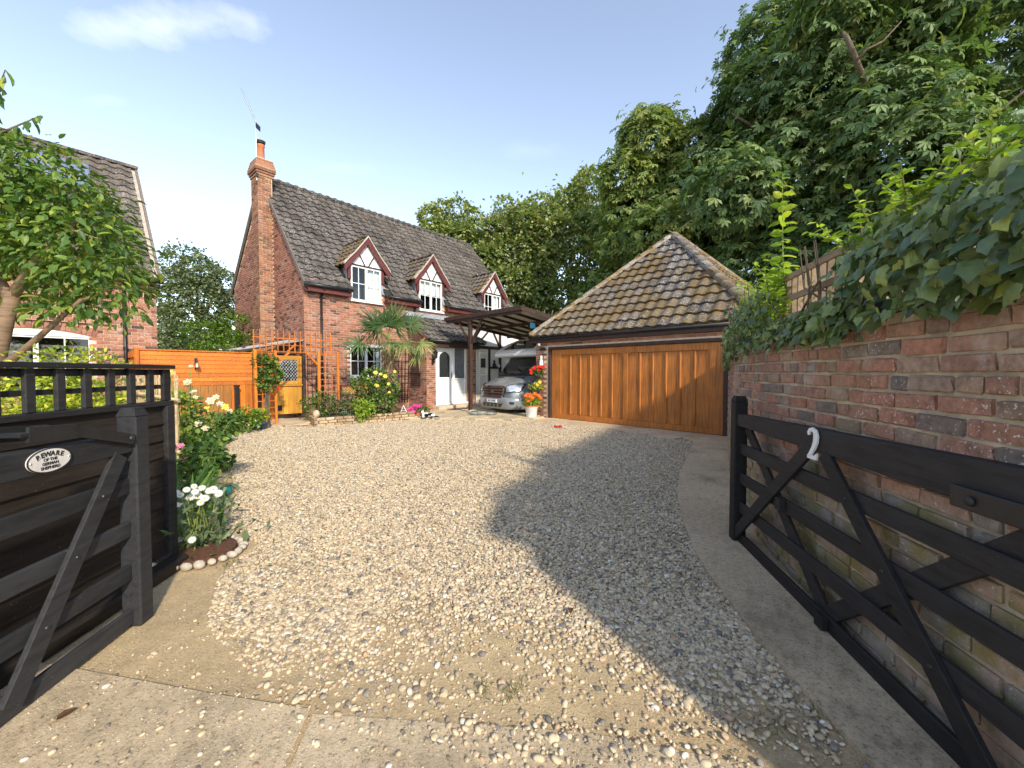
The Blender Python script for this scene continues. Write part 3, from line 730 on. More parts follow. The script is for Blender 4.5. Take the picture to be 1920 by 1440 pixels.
MB(H).box(5.10, 5.71, dy-.03, dy+.02, fl+.90, fl+.94).build('side_light_sill', m_upvc, fd); MB(H).box(4.16, 5.80, dy-.07, dy+.02, fl-.06, fl-.002).build('door_sill', m_upvc, fd)
MB(H).box(4.05, 5.95, PY-.35, PY+.05, .02, fl-.07).build('doorstep', m_mortar, house, bevel=.01)
# ------------------------------------------------------------------ garage
G = Fr((.767, 12.78, 0), math.atan2(-.7085, .7057))
gar = thing('garage', 'detached double garage with mossy hipped tile roof and wide timber door', 'garage', (3.0, 10.6, 0))
GW = 6.15; D0, D1, DT = .595, 5.545, 2.13
m = MB(G); holed(m, 0, GW, 0, 2.52, .009, [(D0-.09, D1+.09, 0, DT+.08)])
m.add([(.009,0,0),(.009,6,0),(.009,6,2.52),(.009,0,2.52)], [(3,2,1,0)]); m.add([(GW,0,0),(GW,6,0),(GW,6,2.52),(GW,0,2.52)], [(0,1,2,3)]); m.build('wall_backing', m_mortar, gar)
brickwork(G, gar, [(0, GW, 0, 0, 2.5, 'x'), (0, 6, 0, 0, 2.5, 'y')], 300, lambda ax, a, z, hw, hh: ax == 'y' or not (D0-.09-hw*.7 < a < D1+.09+hw*.7 and z < DT+.08+hh*.2), visible=lambda p: True)
m = MB(G); m.box(D0-.09, D0, -.012, .14, 0, DT+.08); m.box(D1, D1+.09, -.012, .14, 0, DT+.08); m.box(D0, D1, -.011, .14, DT, DT+.08); m.build('door_frame', m_brown, gar, bevel=.006)
m = MB(G); m.box(D0+.005, D1-.005, .085, .12, .02, DT-.005); gd = m.build('garage_door', m_garage, gar)
gx = [(.37, 2.47), (2.59, 4.65)]; pz0, pz1 = .17, 1.95; yf = .042
def gpart(nm, x0, x1, z0, z1, y0=yf, bev=.006): MB(G).box(D0+x0, D0+x1, y0, .086, z0, z1).build(nm, m_garage, gd, bevel=bev)
gpart('door_stile', .01, .37, .03, DT-.01); gpart('door_stile', 2.47, 2.59, pz0, pz1); gpart('door_stile', 4.65, 4.94, .03, DT-.01)
gpart('door_rail', .372, 4.648, .03, pz0); gpart('door_rail', .372, 4.648, pz1, DT-.01)
for (a, b) in gx:
    st = (b-a)/6
    for k in range(6):
        MB(G).box(D0+a+st*k+.005, D0+a+st*(k+1)-.005, .076, .085, pz0+.004, pz1-.004).build('door_panel', m_garage, gd)
        if k: gpart('door_batten', a+st*k-.032, a+st*k+.032, pz0+.002, pz1-.002, yf+.004, .022)
    for (xc, s) in ((a, 1), (b, -1)):
        MB(G).prism([(D0+xc, yf+.003, pz1+.001), (D0+xc+s*.10, yf+.003, pz1+.001), (D0+xc+s*.05, yf+.003, pz1-.02), (D0+xc+s*.02, yf+.003, pz1-.05), (D0+xc, yf+.003, pz1-.10)][::s], (0, .03, 0)).build('corner_fillet', m_garage, gd)
# hipped roof
AX, AY, AZ = GW/2, GW/2, 5.71; o_ = .13; ezg = 2.52
base = [(-o_,-o_,ezg),(GW+o_,-o_,ezg),(GW+o_,GW+o_,ezg),(-o_,GW+o_,ezg)]; ap = (AX, AY, AZ)
m = MB(G); m.add(base+[ap], [(0,1,4),(1,2,4),(2,3,4),(3,0,4)]); grf = m.build('roof', m_verge, gar)
tg = tile_mesh(.30, .40, m_gtile, amp=.042, step=.062); run = AX+o_; rise = AZ-ezg; sl_ = math.hypot(run, rise); wid = GW+2*o_
def keepg(u, v): h = v/sl_*wid/2; return h-.06 < u < wid-h+.06
tiles(G, grf, (-o_,-o_-.03,ezg+.0), (1,0,0), (0,run,rise), wid, sl_, .30, .36, tg, m_gtile_a, 300, keepg)
tiles(G, grf, (GW+o_+.03,-o_,ezg), (0,1,0), (-run,0,rise), wid, sl_, .30, .36, tg, m_gtile_a, 0, keepg, nm='side_tile')
tiles(G, grf, (-o_-.03,GW+o_,ezg), (0,-1,0), (run,0,rise), wid, sl_, .30, .36, tg, m_gtile_a, 0, keepg, nm='rear_tile')
for b_ in base: ridge(G, grf, (b_[0], b_[1], b_[2]+.06), (AX, AY, AZ+.06), .135, m_hip, 'hip_tile', .42)
MB(G).tube([(-o_-.02,-o_-.035,ezg-.03),(GW+o_,-o_-.035,ezg-.03)], .045, 10).build('gutter', m_blackp, gar, smooth=True)
MB(G).box(-o_, GW+o_, -o_+.01, -o_+.04, ezg-.17, ezg-.03).build('fascia', m_brown, gar)
MB(G).box(-o_, GW+o_, -o_+.04, .0, ezg-.17, ezg-.14).build('soffit', m_brown, gar)
MB(G).box(-o_+.0, -o_+.03, -o_+.04, 6, ezg-.20, ezg-.03).build('fascia', m_brown, gar)
sheet('concrete_apron', [tuple(G.p(x, y)[:2]) for x, y in ((-.1,-.78),(3.0,-.85),(GW+.2,-.85),(GW+.2,.10),(-.1,.10))], .02, m_path, .05)
MB().prism([tuple(G.p(x, y, .005)) for x, y in ((4.45,-1.22),(5.0,-1.22),(5.05,-.92),(4.5,-.90))], (0,0,.045)).build('paving_slab', m_flag, None, label='loose pale stone slab lying by the right end of the garage apron', cat='slab', bevel=.005)
# ------------------------------------------------------------------ paving by the house
def inpoly(x, y, P):
    c = False; n = len(P)
    for i in range(n):
        x0, y0 = P[i]; x1, y1 = P[(i+1) % n]
        if (y0 > y) != (y1 > y) and x < (x1-x0)*(y-y0)/(y1-y0)+x0: c = not c
    return c
TP = [(-3.15,12.15),(-1.6,11.95),(.50,11.75),(1.75,13.9),(-.5,17.5),(-3.9,13.4)]
SP = [(-7.0,10.65),(-5.6,10.35),(-5.7,12.4),(-7.0,11.9)]
for TPk in (TP, SP):
    terr = sheet('terrace', TPk, .05, m_path, .05)
    slabm = brick_variants('paving_slab', .58, .58, .05, m_flag, 4, .004, .008)
    for i in range(-8, 40):
        for j in range(-30, 20):
            p = H.p(i*.6-4.5, j*.6-1.4+(.3 if i % 2 else 0))
            if inpoly(p.x, p.y, TPk): link(bpy.data.objects.new('paving_slab', slabm[R.randrange(4)]), terr, Matrix.Translation((p.x, p.y, .040+R.uniform(0, .006))) @ Matrix.Rotation(AH, 4, 'Z'))
# ------------------------------------------------------------------ half-timbered annex
an = thing('annex', 'white rendered annex wall with black timber framing behind the motorhome', 'building', tuple(H.p(8, -1)))
AYP = -1.08
MB(H).box(6.28, 10.3, AYP+.02, -.05, 0, 3.15).build('wall', m_white, an)
for (x0, x1, z0, z1) in ((6.28,10.3,2.40,2.52),(6.98,7.09,.1,2.40),(7.66,7.78,.1,3.15),(7.09,7.66,1.58,1.66),(10.2,10.3,.1,3.15)): MB(H).box(x0, x1, AYP-.03, AYP+.03, z0, z1).build('frame_timber', m_brown, an)
for (a, b) in (((6.30,2.54),(6.95,3.12)),((7.30,3.10),(7.66,2.56))): MB(H).beam((a[0],AYP-.01,a[1]), (b[0],AYP-.01,b[1]), .05, .08, (0,1,0)).build('frame_timber', m_brown, an)
d = MB(H).box(6.34, 6.96, AYP-.02, AYP+.02, .28, 2.38).build('annex_door', plain('cream door', (.66,.64,.56), .5, .06), an)
MB(H).box(6.52, 6.78, AYP-.035, AYP-.02, 1.62, 2.0).build('door_light', m_room, d)
m = MB(H)
for (x0,x1,z0,z1) in ((6.41,6.89,1.30,1.36),(6.41,6.89,.62,.65),(6.41,6.46,.65,2.2),(6.84,6.89,.65,2.2),(6.41,6.89,2.2,2.26)): m.box(x0,x1,AYP-.034,AYP-.02,z0,z1)
m.build('door_moulding', m_white, d)
MB(H).box(7.06, 7.70, AYP-.16, AYP-.03, 1.59, 1.63).build('shelf', m_black, an)
c0 = H.p(7.25, AYP-.10, 1.632); m = MB()
m.ball((c0.x, c0.y, c0.z+.10), (.08,.07,.11)); m.ball((c0.x, c0.y, c0.z+.25), (.05,.045,.05)); m.tube([(c0.x+.03,c0.y,c0.z+.02),(c0.x+.12,c0.y,c0.z+.03)], .014)
for s in (-1,1): m.lathe((c0.x+s*.025, c0.y, c0.z+.28), [(.018,0),(.002,.045)], 6)
m.build('cat_ornament', m_black, None, smooth=True, label='black cat ornament sitting on the annex shelf', cat='ornament')
c0 = H.p(7.55, AYP-.10, 1.632); MB().lathe(tuple(c0), [(.03,0),(.045,.03),(.04,.11),(.025,.12),(.025,.15)], 12).build('jar', m_white, None, smooth=True, label='small white jar on the annex shelf beside the cat ornament', cat='jar')
# ------------------------------------------------------------------ carport
K = Fr((-2.39, 14.6, 0), math.atan2(-.7085, .7057))      # x along the front edge, y back
cp_ = thing('carport', 'dark timber carport with translucent roof sheets over the motorhome', 'carport', (-1.4, 13.6, 0))
KZ = 3.22; KL, KD = 3.75, 5.0
t = NT('polycarbonate sheet'); t.t.nodes.remove(t.b); a = t.n('ShaderNodeBsdfDiffuse'); a.inputs[0].default_value = (.42,.39,.32,1); b = t.n('ShaderNodeBsdfTranslucent'); b.inputs[0].default_value = (.40,.37,.29,1)
mx = t.n('ShaderNodeMixShader'); mx.inputs[0].default_value = .6; t.l(a.outputs[0], mx.inputs[1]); t.l(b.outputs[0], mx.inputs[2]); t.l(mx.outputs[0], t.out.inputs[0]); m_poly = t.m
kz = lambda y: KZ-.115*y
for i in range(6):
    x0 = KL*i/6
    for j in range(3): MB(K).beam((x0+KL/12, KD*j/3+.01, kz(KD*j/3)+.16), (x0+KL/12, KD*(j+1)/3-.01, kz(KD*(j+1)/3)+.16), KL/6-.03, .012).build('roof_sheet', m_poly, cp_)
for i in range(7):
    x = min(max(KL*i/6, .03), KL-.03); MB(K).beam((x, .02, kz(0)+.115), (x, KD, kz(KD)+.115), .045, .075).build('rafter', m_brown, cp_)
for y in (.03, 1.45, 3.1, KD): MB(K).beam((0, y, kz(y)+.03), (KL, y, kz(y)+.03), .06, .10).build('cross_beam', m_brown, cp_)
MB(K).box(-.06, KL+.06, -.05, -.012, KZ+.06, KZ+.19).build('fascia', m_brown, cp_)
for x in (-.035, KL+.035): MB(K).beam((x, 0, kz(0)+.12), (x, KD, kz(KD)+.12), .035, .14).build('fascia', m_brown, cp_)
for (x, y) in ((1.32, .05), (3.3, 1.5), (1.32, 3.1)):
    MB(K).box(x-.055, x+.055, y-.055, y+.055, .05, kz(y)).build('post', m_brown, cp_)
    for s in (-1, 1): MB(K).beam((x+s*.05, y, kz(y)-.80), (x+s*.62, y, kz(y)-.02), .05, .06, (0,1,0)).build('brace', m_brown, cp_)
    MB(K).beam((x, y+.05, kz(y)-.80), (x, y+.62, kz(y+.6)), .05, .06, (1,0,0)).build('brace', m_brown, cp_)
# ------------------------------------------------------------------ motorhome
V = Fr((-.62, 13.55, .05), math.atan2(-.74, .672))       # x to its left side, y to its rear
van = thing('motorhome', 'silver motorhome with white overcab roof parked under the timber carport', 'motorhome', (-.62, 13.55, .05))
m_silver = plain('silver paint', (.27,.285,.30), .25, .04, 3, metal=.35, spec=.6)
m_gel = plain('white gelcoat', (.78,.78,.76), .25, .04, 3, spec=.5)
m_vglass = plain('dark windscreen glass', (.02,.025,.027), .05, .3, 3, spec=.9)
m_dark = plain('dark grey trim', (.03,.03,.032), .6, .2, 12)
secs = [ # y, half widths and heights: zb, (w,z) list bottom to top
 (.00, [(.55,.20),(.72,.30),(.78,.50),(.74,.70),(.62,.92),(.30,.97)]),
 (.06, [(.68,.17),(.86,.28),(.90,.52),(.86,.74),(.74,.96),(.34,1.02)]),
 (.22, [(.80,.17),(.97,.28),(1.0,.54),(.96,.80),(.84,1.01),(.40,1.07)]),
 (.50, [(.88,.18),(1.01,.30),(1.03,.58),(1.0,.90),(.88,1.09),(.42,1.15)]),
 (.85, [(.90,.20),(1.02,.34),(1.04,.62),(1.02,.98),(.90,1.19),(.45,1.24)]),
 (1.02,[(.90,.20),(1.02,.36),(1.04,.64),(1.02,1.04),(.92,1.24),(.45,1.29)]),
 (1.30,[(.90,.22),(1.02,.36),(1.04,.64),(1.02,1.08),(.88,1.55),(.45,1.60)]),
 (1.62,[(.90,.22),(1.02,.36),(1.04,.64),(1.02,1.10),(.82,1.90),(.42,1.95)]),
 (2.4, [(.90,.22),(1.02,.36),(1.04,.64),(1.02,1.12),(.80,2.02),(.42,2.04)])]
m = MB(V); vs = []; nh = 6
for y, pr in secs:
    full = [(x, z) for x, z in pr[::-1]] ; full = [(-x, z) for x, z in pr] [::-1]; ring = [(-x, z) for x, z in pr[::-1]] + [(x, z) for x, z in pr]
    # ring runs over the top left -> bottom left -> bottom right -> top right
    vs += [(x, y+.10*(abs(x)/1.0)**2*(1 if y < .5 else 0), z) for x, z in ring]
n = 2*nh; fs = []
for i in range(len(secs)-1):
    for k in range(n): fs.append((i*n+k, i*n+(k+1) % n, (i+1)*n+(k+1) % n, (i+1)*n+k))
fs.append(tuple(range(n))); fs = [f[::-1] for f in fs]
m.add(vs, fs, .5); body = m.build('cab', m_silver, van); 
bm = bmesh.new(); bm.from_mesh(body.data); bmesh.ops.recalc_face_normals(bm, faces=bm.faces); bm.to_mesh(body.data); bm.free()
sm = body.modifiers.new('s', 'SUBSURF'); sm.levels = 2; sm.render_levels = 2; auto(body, 60)
# windscreen
def panel(nm, pts, mat, parent, th=.012, smooth=False): return MB(V).prism(pts, (0, -th, th*.6)).build(nm, mat, parent, bevel=.004)
ws = [(-.84, 1.00+.06, 1.22), (-.45, .96, 1.245), (0, .94, 1.255), (.45, .96, 1.245), (.84, 1.06, 1.22), (.76, 1.58, 1.86), (.4, 1.50, 1.90), (0, 1.48, 1.91), (-.4, 1.50, 1.90), (-.76, 1.58, 1.86)]
panel('windscreen', [(x*1.04, y-.05, z+.035) for x, y, z in ws], m_vglass, van, .03)
MB(V).tube([(-.7,.93,1.27),(-.1,.90,1.285)], .010).build('wiper', m_black, van); MB(V).tube([(.1,.90,1.285),(.7,.94,1.27)], .010).build('wiper', m_black, van)
for s in (-1, 1):
    MB(V).prism([(s*1.035,1.15,1.14),(s*1.03,2.15,1.16),(s*.86,2.15,1.86),(s*.87,1.72,1.86)][::s], (s*.012, 0, 0)).build('side_window', m_vglass, van)
    MB(V).box(*sorted((s*.30, s*.70)), .70, .80, 1.195, 1.215).build('bonnet_vent', m_black, van)
# grille
g = MB(V); gp_ = [(-.50,-.03,.92),(.50,-.03,.92),(.56,-.03,.80),(.46,-.03,.56),(-.46,-.03,.56),(-.56,-.03,.80)]
gr = MB(V).prism(gp_, (0,.08,0)).build('grille', m_black, van, bevel=.01)
for z in (.60,.70,.79,.875): MB(V).box(-.50 if z > .65 else -.44, .50 if z > .65 else .44, -.045, -.028, z-.016, z+.016).build('grille_bar', m_chrome, gr)
for i in range(6):
    a, b = gp_[i], gp_[(i+1) % 6]; MB(V).beam((a[0],-.04,a[2]), (b[0],-.04,b[2]), .03, .03).build('grille_surround', m_chrome, gr)
MB(V).lathe((0,-.05,.745), [(.001,0),(.085,.005),(.085,.02),(.001,.022)], 16, ax=Matrix.Rotation(PI/2, 3, 'X') @ Matrix.Diagonal((1,.45,1))).build('badge', m_chrome, gr)
m_lamp = plain('headlight glass', (.55,.58,.60), .06, .6, 26, .5, 30, metal=.5, spec=.9)
def patch(nm, corners, mat, parent, off=.012, nu=8, nv=5):
    """curved patch laid onto the cab skin: corners bottom-inner, bottom-outer, top-outer, top-inner"""
    A_, B_2, C_, D_ = [Vector(c) for c in corners]; m = MB(V); vs = []
    for j in range(nv+1):
        for i in range(nu+1):
            vs.append(tuple(A_.lerp(B_2, i/nu).lerp(D_.lerp(C_, i/nu), j/nv)))
    m.add(vs, [(j*(nu+1)+i, j*(nu+1)+i+1, (j+1)*(nu+1)+i+1, (j+1)*(nu+1)+i) for j in range(nv) for i in range(nu)], .5)
    o = m.build(nm, mat, parent, smooth=True); sw = o.modifiers.new('w', 'SHRINKWRAP'); sw.target = body; sw.wrap_method = 'NEAREST_SURFACEPOINT'; sw.wrap_mode = 'OUTSIDE_SURFACE'; sw.offset = off
    return o
for s in (-1, 1):
    hl = patch('headlight', [(s*.57,.0,.70),(s*.97,.32,.72),(s*1.02,.62,1.03),(s*.59,.02,.95)], m_dark, van, .022)
    patch('headlight_lens', [(s*.60,.0,.73),(s*.94,.29,.75),(s*.97,.50,.98),(s*.62,.02,.92)], m_lamp, hl, .034)
    patch('fog_light', [(s*.66,-.0,.345),(s*.88,.12,.345),(s*.90,.14,.42),(s*.68,.0,.42)], m_dark, van, .075)
# bumper skirt wrapped round the nose
m = MB(V); plan = [(-1.03,.66),(-1.01,.36),(-.93,.14),(-.74,.0),(-.45,-.055),(0,-.07),(.45,-.055),(.74,.0),(.93,.14),(1.01,.36),(1.03,.66)]; zs_ = ((.16,.07),(.20,.02),(.27,.0),(.44,.0),(.52,.025),(.55,.07)); vs = []
for z, ins in zs_:
    for (x, y) in plan: vs.append((x*(1-ins*.6), y+ins*(1-.6*abs(x)), z))
n = len(plan); m.add(vs, [(j*n+i, j*n+i+1, (j+1)*n+i+1, (j+1)*n+i) for j in range(len(zs_)-1) for i in range(n-1)], .5); bmp = m.build('bumper', m_silver, van, smooth=True)
MB(V).prism([(-.52,-.058,.345),(.52,-.058,.345),(.42,-.055,.235),(-.42,-.055,.235)], (0,-.018,0)).build('lower_intake', m_black, bmp)
for x in (-.3,-.1,.1,.3): MB(V).box(x-.012, x+.012, -.09, -.07, .24, .34).build('intake_bar', m_silver, bmp)
MB(V).box(-.42, .42, -.09, -.07, .285, .297).build('intake_bar', m_silver, bmp)
plt = MB(V).box(-.26, .26, -.095, -.072, .37, .48).build('number_plate', m_white, van, bevel=.004)
def text_part(body, size, mat4, mat, parent, name, ext=.001, bold=0, label=None):
    cu = bpy.data.curves.new('t', 'FONT'); cu.body = body; cu.size = size; cu.extrude = ext; cu.offset = bold; cu.align_x = 'CENTER'; cu.align_y = 'CENTER'
    ob = bpy.data.objects.new('t', cu); COL.objects.link(ob); bpy.context.view_layer.update()
    me = bpy.data.meshes.new_from_object(ob.evaluated_get(bpy.context.evaluated_depsgraph_get())); bpy.data.objects.remove(ob); bpy.data.curves.remove(cu)
    me.materials.clear(); me.materials.append(mat); o = link(bpy.data.objects.new(name, me), parent, mat4)
    if label: o['label'] = label
    return o
text_part('421 FWE', .10, V.m() @ Matrix.Translation((0,-.0965,.425)) @ Matrix.Rotation(PI/2, 4, 'X'), m_black, plt, 'plate_lettering', bold=.002)
# overcab pod and coach body
prof = [(.95,1.93),(.90,2.02),(1.00,2.14),(1.5,2.42),(2.2,2.66),(3.2,2.78),(7.0,2.80),(7.2,2.6),(7.2,.45),(2.5,.45),(2.4,1.90)]
pod = MB(V).prism([(-1.09, y, z) for y, z in prof], (2.18,0,0)).build('coach_body', m_gel, van, bevel=.06)
MB(V).prism([(-.75,1.12,2.205),(.75,1.12,2.205),(.70,1.75,2.525),(-.70,1.75,2.525)], (0,-.012,.02)).build('overcab_skylight', m_vglass, van)
MB(V).box(-.02, .02, 1.1, 1.8, 2.36, 2.40).build('skylight_bar', m_gel, van)
m_arch = m_silver
for (x, y) in ((.965,1.02),(-.965,1.02),(.95,5.6),(-.95,5.6)):
    s = 1 if x > 0 else -1; ax = Matrix.Rotation(PI/2, 3, 'Y')
    MB(V).lathe((x+(.075 if s > 0 else -.085),y,.36), [(.001,.0),(.405,.0),(.405,.01),(.001,.01)], 24, ax=ax).build('arch_hollow_disc', m_black, van); MB(V).tube([(x+s*.085,y+.41*math.cos(a),.36+.41*math.sin(a)) for a in np.linspace(-.15,PI+.15,20)], .028, 6).build('wheel_arch', m_silver, van, smooth=True)  # flat black disc stands in for the dark hollow round the wheel
    wh = MB(V).lathe((x-.02*s-.1,y,.34), [(.20,0),(.30,-.0),(.34,.03),(.34,.19),(.30,.22),(.20,.22)], 28, ax=ax).build('wheel', m_rubber, van, smooth=False)
    MB(V).lathe((x+(.12 if s > 0 else -.13)-.02,y,.34), [(.02,0),(.19,-.02),(.205,.015)], 20, ax=ax).build('rim', m_steel, wh)
    for k in range(5):
        a = k*2*PI/5; MB(V).beam((x+s*.125,y,.34), (x+s*.125,y+.17*math.cos(a),.34+.17*math.sin(a)), .03, .045, (1,0,0)).build('spoke', m_steel, wh)
for s in (-1, 1):
    MB(V).ball((s*1.20,1.35,1.30), (.07,.06,.15)).build('door_mirror', m_dark, van, smooth=True)
    MB(V).beam((s*1.0,1.35,1.22),(s*1.17,1.35,1.24),.05,.04).build('mirror_arm', m_dark, van)
# ------------------------------------------------------------------ raised bed in front of the house
bed = thing('raised_bed', 'low brick raised bed along the front of the cottage', 'planter', (-5.1, 10.5, 0))
bp = [(-6.0,11.75),(-5.15,10.48),(-3.05,12.30),(-3.3,12.75)]; m_bb = bricky('bed walling', [(0,(.30,.20,.12)),(.5,(.46,.33,.20)),(1,(.55,.42,.27))], 'obj', efflo=.5, bump=.7)
bbv = brick_variants('brick', .213, .10, .068, m_bb, 4, .005, .01)
for i in range(3):
    a, b = Vector(bp[i]), Vector(bp[i+1]); d = (b-a); n = max(1, round(d.length/.225)); d /= n
    for c_ in range(3):
        for k in range(n): 
            p = a+d*(k+.5+(.25 if c_ % 2 else 0))
            if (p-a).length > (b-a).length-.05: continue
            link(bpy.data.objects.new('brick', bbv[R.randrange(4)]), bed, Matrix.Translation((p.x, p.y, .04+.078*c_)) @ Matrix.Rotation(math.atan2(d.y, d.x), 4, 'Z'))
m_soil = plain('soil', (.10,.055,.03), .95, .5, 14, 1.0, 60)
MB().prism([(x, y, 0) for x, y in [(-6.0,11.8),(-5.15,10.53),(-3.1,12.3),(-3.3,12.75),(-4.2,14.4),(-5.9,12.6)]], (0,0,.19)).build('soil', m_soil, bed)
# stone sphere on the bed corner
o = MB().ball((-5.32,10.85,.30), (.09,.09,.11)).build('stone', plain('cream stone', (.55,.42,.28), .9, .25, 14, .6), None, smooth=True, label='rounded cream stone on the corner of the raised bed', cat='stone')
# ------------------------------------------------------------------ orange fence
of = thing('orange_fence', 'orange stained timber fence with horizontal boards beside the cottage', 'fence', tuple(H.p(-2.5, .16)))
for k in range(8):
    z = 1.97-.11*(k+1); m = MB(H); m.add([(-3.77,.155,z),(-1.38,.155,z),(-1.38,.172,z+.118),(-3.77,.172,z+.118),(-3.77,.185,z),(-1.38,.185,z),(-1.38,.185,z+.118),(-3.77,.185,z+.118)], [(0,1,2,3),(5,4,7,6),(1,0,4,5),(3,2,6,7),(0,3,7,4),(2,1,5,6)]); m.build('board', m_orange, of)
MB(H).box(-3.80,-1.36,.13,.21,1.97,2.0).build('capping', m_orange, of)
for i in range(14):
    x = -3.75+i*.17; MB(H).box(x, x+.162, .165+.006*(i % 2), .19, .05, 1.085).build('upright_board', m_orangez if i > 10 else woody('brown upright %d' % i, (.36,.15,.035), 'z', .3, .55) if i < 2 else bpy.data.materials['brown upright 1'], of)
for x in (-3.82, -1.36): MB(H).box(x, x+.09, .12, .22, 0, 2.02).build('post', m_orangez, of, bevel=.005)
for i in range(13): MB(H).box(-3.80, -3.775, .24+i*.13, .24+i*.13+.085, .05, 1.97).build('return_slat', m_orangez, of)
MB(H).box(-3.83,-3.80,.2,1.95,1.80,1.88).build('return_rail', m_orangez, of)
bl = thing('bell', 'small brass hand bell on a black bracket fixed to the orange fence', 'bell', tuple(H.p(-2.65, .1, 1.5)))
m = MB(H); m.box(-2.68,-2.62,.135,.15,1.50,1.80); m.tube([(-2.65,.14,1.78),(-2.65,.06,1.80),(-2.65,.02,1.70)], .012); m.build('bracket', m_black, bl)
MB(H).lathe((-2.65,.02,1.56), [(.065,0),(.06,.015),(.045,.06),(.035,.11),(.01,.13)], 14).build('bell_cup', plain('brass', (.55,.40,.22), .35, .2, 10, metal=.7), bl, smooth=True)
MB(H).tube([(-2.65,.02,1.56),(-2.66,.02,1.50),(-2.645,.02,1.46)], .006).build('bell_pull', m_terra, bl)
bd = thing('bollard_light', 'slim black post light standing against the orange fence', 'lamp', tuple(H.p(-1.8, 0)))
MB(H).box(-1.85,-1.75,-.05,.05,0,1.03).build('post', m_blackp, bd, bevel=.006); MB(H).box(-1.87,-1.73,-.07,.07,1.035,1.085).build('cap', m_blackp, bd, bevel=.01)
# ------------------------------------------------------------------ side gate (stable door)
sg = thing('side_gate', 'yellow pine stable door with leaded lattice window beside the cottage', 'gate', tuple(H.p(-.5, .02)))
for i in range(6): MB(H).box(-.86+i*.128, -.86+i*.128+.124, .03, .06, .19, 1.02).build('board', m_yel, sg)
for (x0,x1,z0,z1) in ((-.87,-.76,1.08,1.93),(-.22,-.09,1.08,1.93),(-.76,-.22,1.08,1.18),(-.76,-.22,1.80,1.93)): MB(H).box(x0,x1,.015,.055,z0,z1).build('leaf_rail', m_yel, sg, bevel=.004)
MB(H).box(-.88,-.08,-.02,.05,1.02,1.075).build('ledge', m_yel, sg, bevel=.005)
MB(H).add([(-.76,.045,1.18),(-.22,.045,1.18),(-.22,.045,1.80),(-.76,.045,1.80)], [(0,1,2,3)]).build('lattice_glass', m_vglass, sg)
m = MB(H)
for k in range(-6, 12):
    for sgn in (1, -1):
        pts = [(x, .038, z) for x, z in ((-.76+.54*i/40, 1.18+k*.105+sgn*.54*i/40*1.25+(0 if sgn > 0 else .6)) for i in range(41)) if 1.185 < z < 1.795]
        if len(pts) > 2: m.beam(pts[0], pts[-1], .005, .008, (0,1,0))
m.build('lead_lattice', m_upvc, sg)
MB(H).box(-.84,-.62,.02,.034,.27,.50).build('cat_flap_frame', m_yel, sg); MB(H).box(-.80,-.66,.012,.022,.30,.46).build('cat_flap', m_black, sg)
MB(H).box(-.08,.0,-.06,.06,.05,1.98).build('gate_post', m_brown, sg); MB(H).box(-.98,-.89,-.02,.08,.05,1.98).build('gate_post', m_orangez, sg); MB(H).box(-.98,0,-.03,.07,1.985,2.06).build('lintel', m_brown, sg)
lt = thing('lean_to', 'low patched lean-to roof behind the side gate against the gable', 'shelter', tuple(H.p(-.9, 1.0)))
for k in range(4):
    z0, z1 = 2.06+.02*k, 2.42+.03*k; MB(H).beam((-1.75+.05*k,.35+.5*k,z0), (.0,.35+.5*k,z1), .48, .03).build('roof_board', (m_lead, m_path, m_lead, m_brown)[k], lt)
for k in range(5): MB(H).beam((-1.7+.4*k,.15,2.0+.0*k), (-1.7+.4*k+.3,.15,2.30), .04, .06, (0,1,0)).build('rafter', m_orangez if k % 2 else m_brown, lt)
MB(H).beam((-1.7,.14,2.03), (0,.14,2.42), .05, .07).build('front_rafter', m_brown, lt)
for x in (-1.66, -.05): MB(H).box(x-.03, x+.03, 1.8, 1.86, 0, 2.1).build('post', m_brown, lt)
# ------------------------------------------------------------------ trellis arch
A = Fr((-6.30, 10.66, .04), AH)
ar = thing('trellis_arch', 'orange trellis archway in front of the side gate', 'arch', (-6.3, 10.66, 0))
def slat(fr, p0, p1, w_, h_, parent, mat=None, nm='slat', up=(0,1,0)): MB(fr).beam(p0, p1, w_, h_, up).build(nm, mat or m_orangez, parent)
for x in (-.47, 0, 1.137, 1.70): MB(A).box(x-.03, x+.03, -.03, .03, 0, 1.98).build('post', m_orangez, ar, bevel=.004)
for (a, b) in ((-.47, 0), (1.137, 1.70)):
    for k in range(11): slat(A, (a, .03, .10+k*.18), (b, .03, .10+k*.18), .018, .032, ar, m_orange)
    for k in (1, 2): slat(A, (a+(b-a)*k/3, .012, .08), (a+(b-a)*k/3, .012, 1.95), .018, .032, ar)
for k in range(15): slat(A, (-.50+k*.142, .0, 1.93), (-.50+k*.142, .0, 2.50+.02*(k % 3)), .018, .034, ar)
for z in (1.95, 2.13, 2.31): slat(A, (-.52, .02, z), (1.52, .02, z), .018, .034, ar, m_orange)
for (x, s) in ((.03, 1), (1.107, -1)): MB(A).beam((x, 0, 1.60), (x+s*.30, 0, 1.93), .05, .06, (0,1,0)).build('brace', m_orangez, ar)
wt = thing('wall_trellis', 'dark brown trellis strip on the cottage wall beside the side gate', 'trellis', tuple(H.p(.15, -.1)))
for x in (.06,.19,.32): slat(H, (x,-.04,.35), (x,-.04,1.95), .015, .025, wt, m_brown)
for k in range(8): slat(H, (.04,-.052,.45+k*.2), (.34,-.052,.45+k*.2), .012, .025, wt, m_brown)
wt = thing('wall_trellis', 'dark brown fan of trellis bars on the wall left of the porch', 'trellis', tuple(H.p(3.3, -.1)))
for k in range(7): slat(H, (2.95+k*.12,-.05,.3), (2.80+k*.16,-.05,2.2+.1*(k % 3)), .02, .028, wt, m_brown)
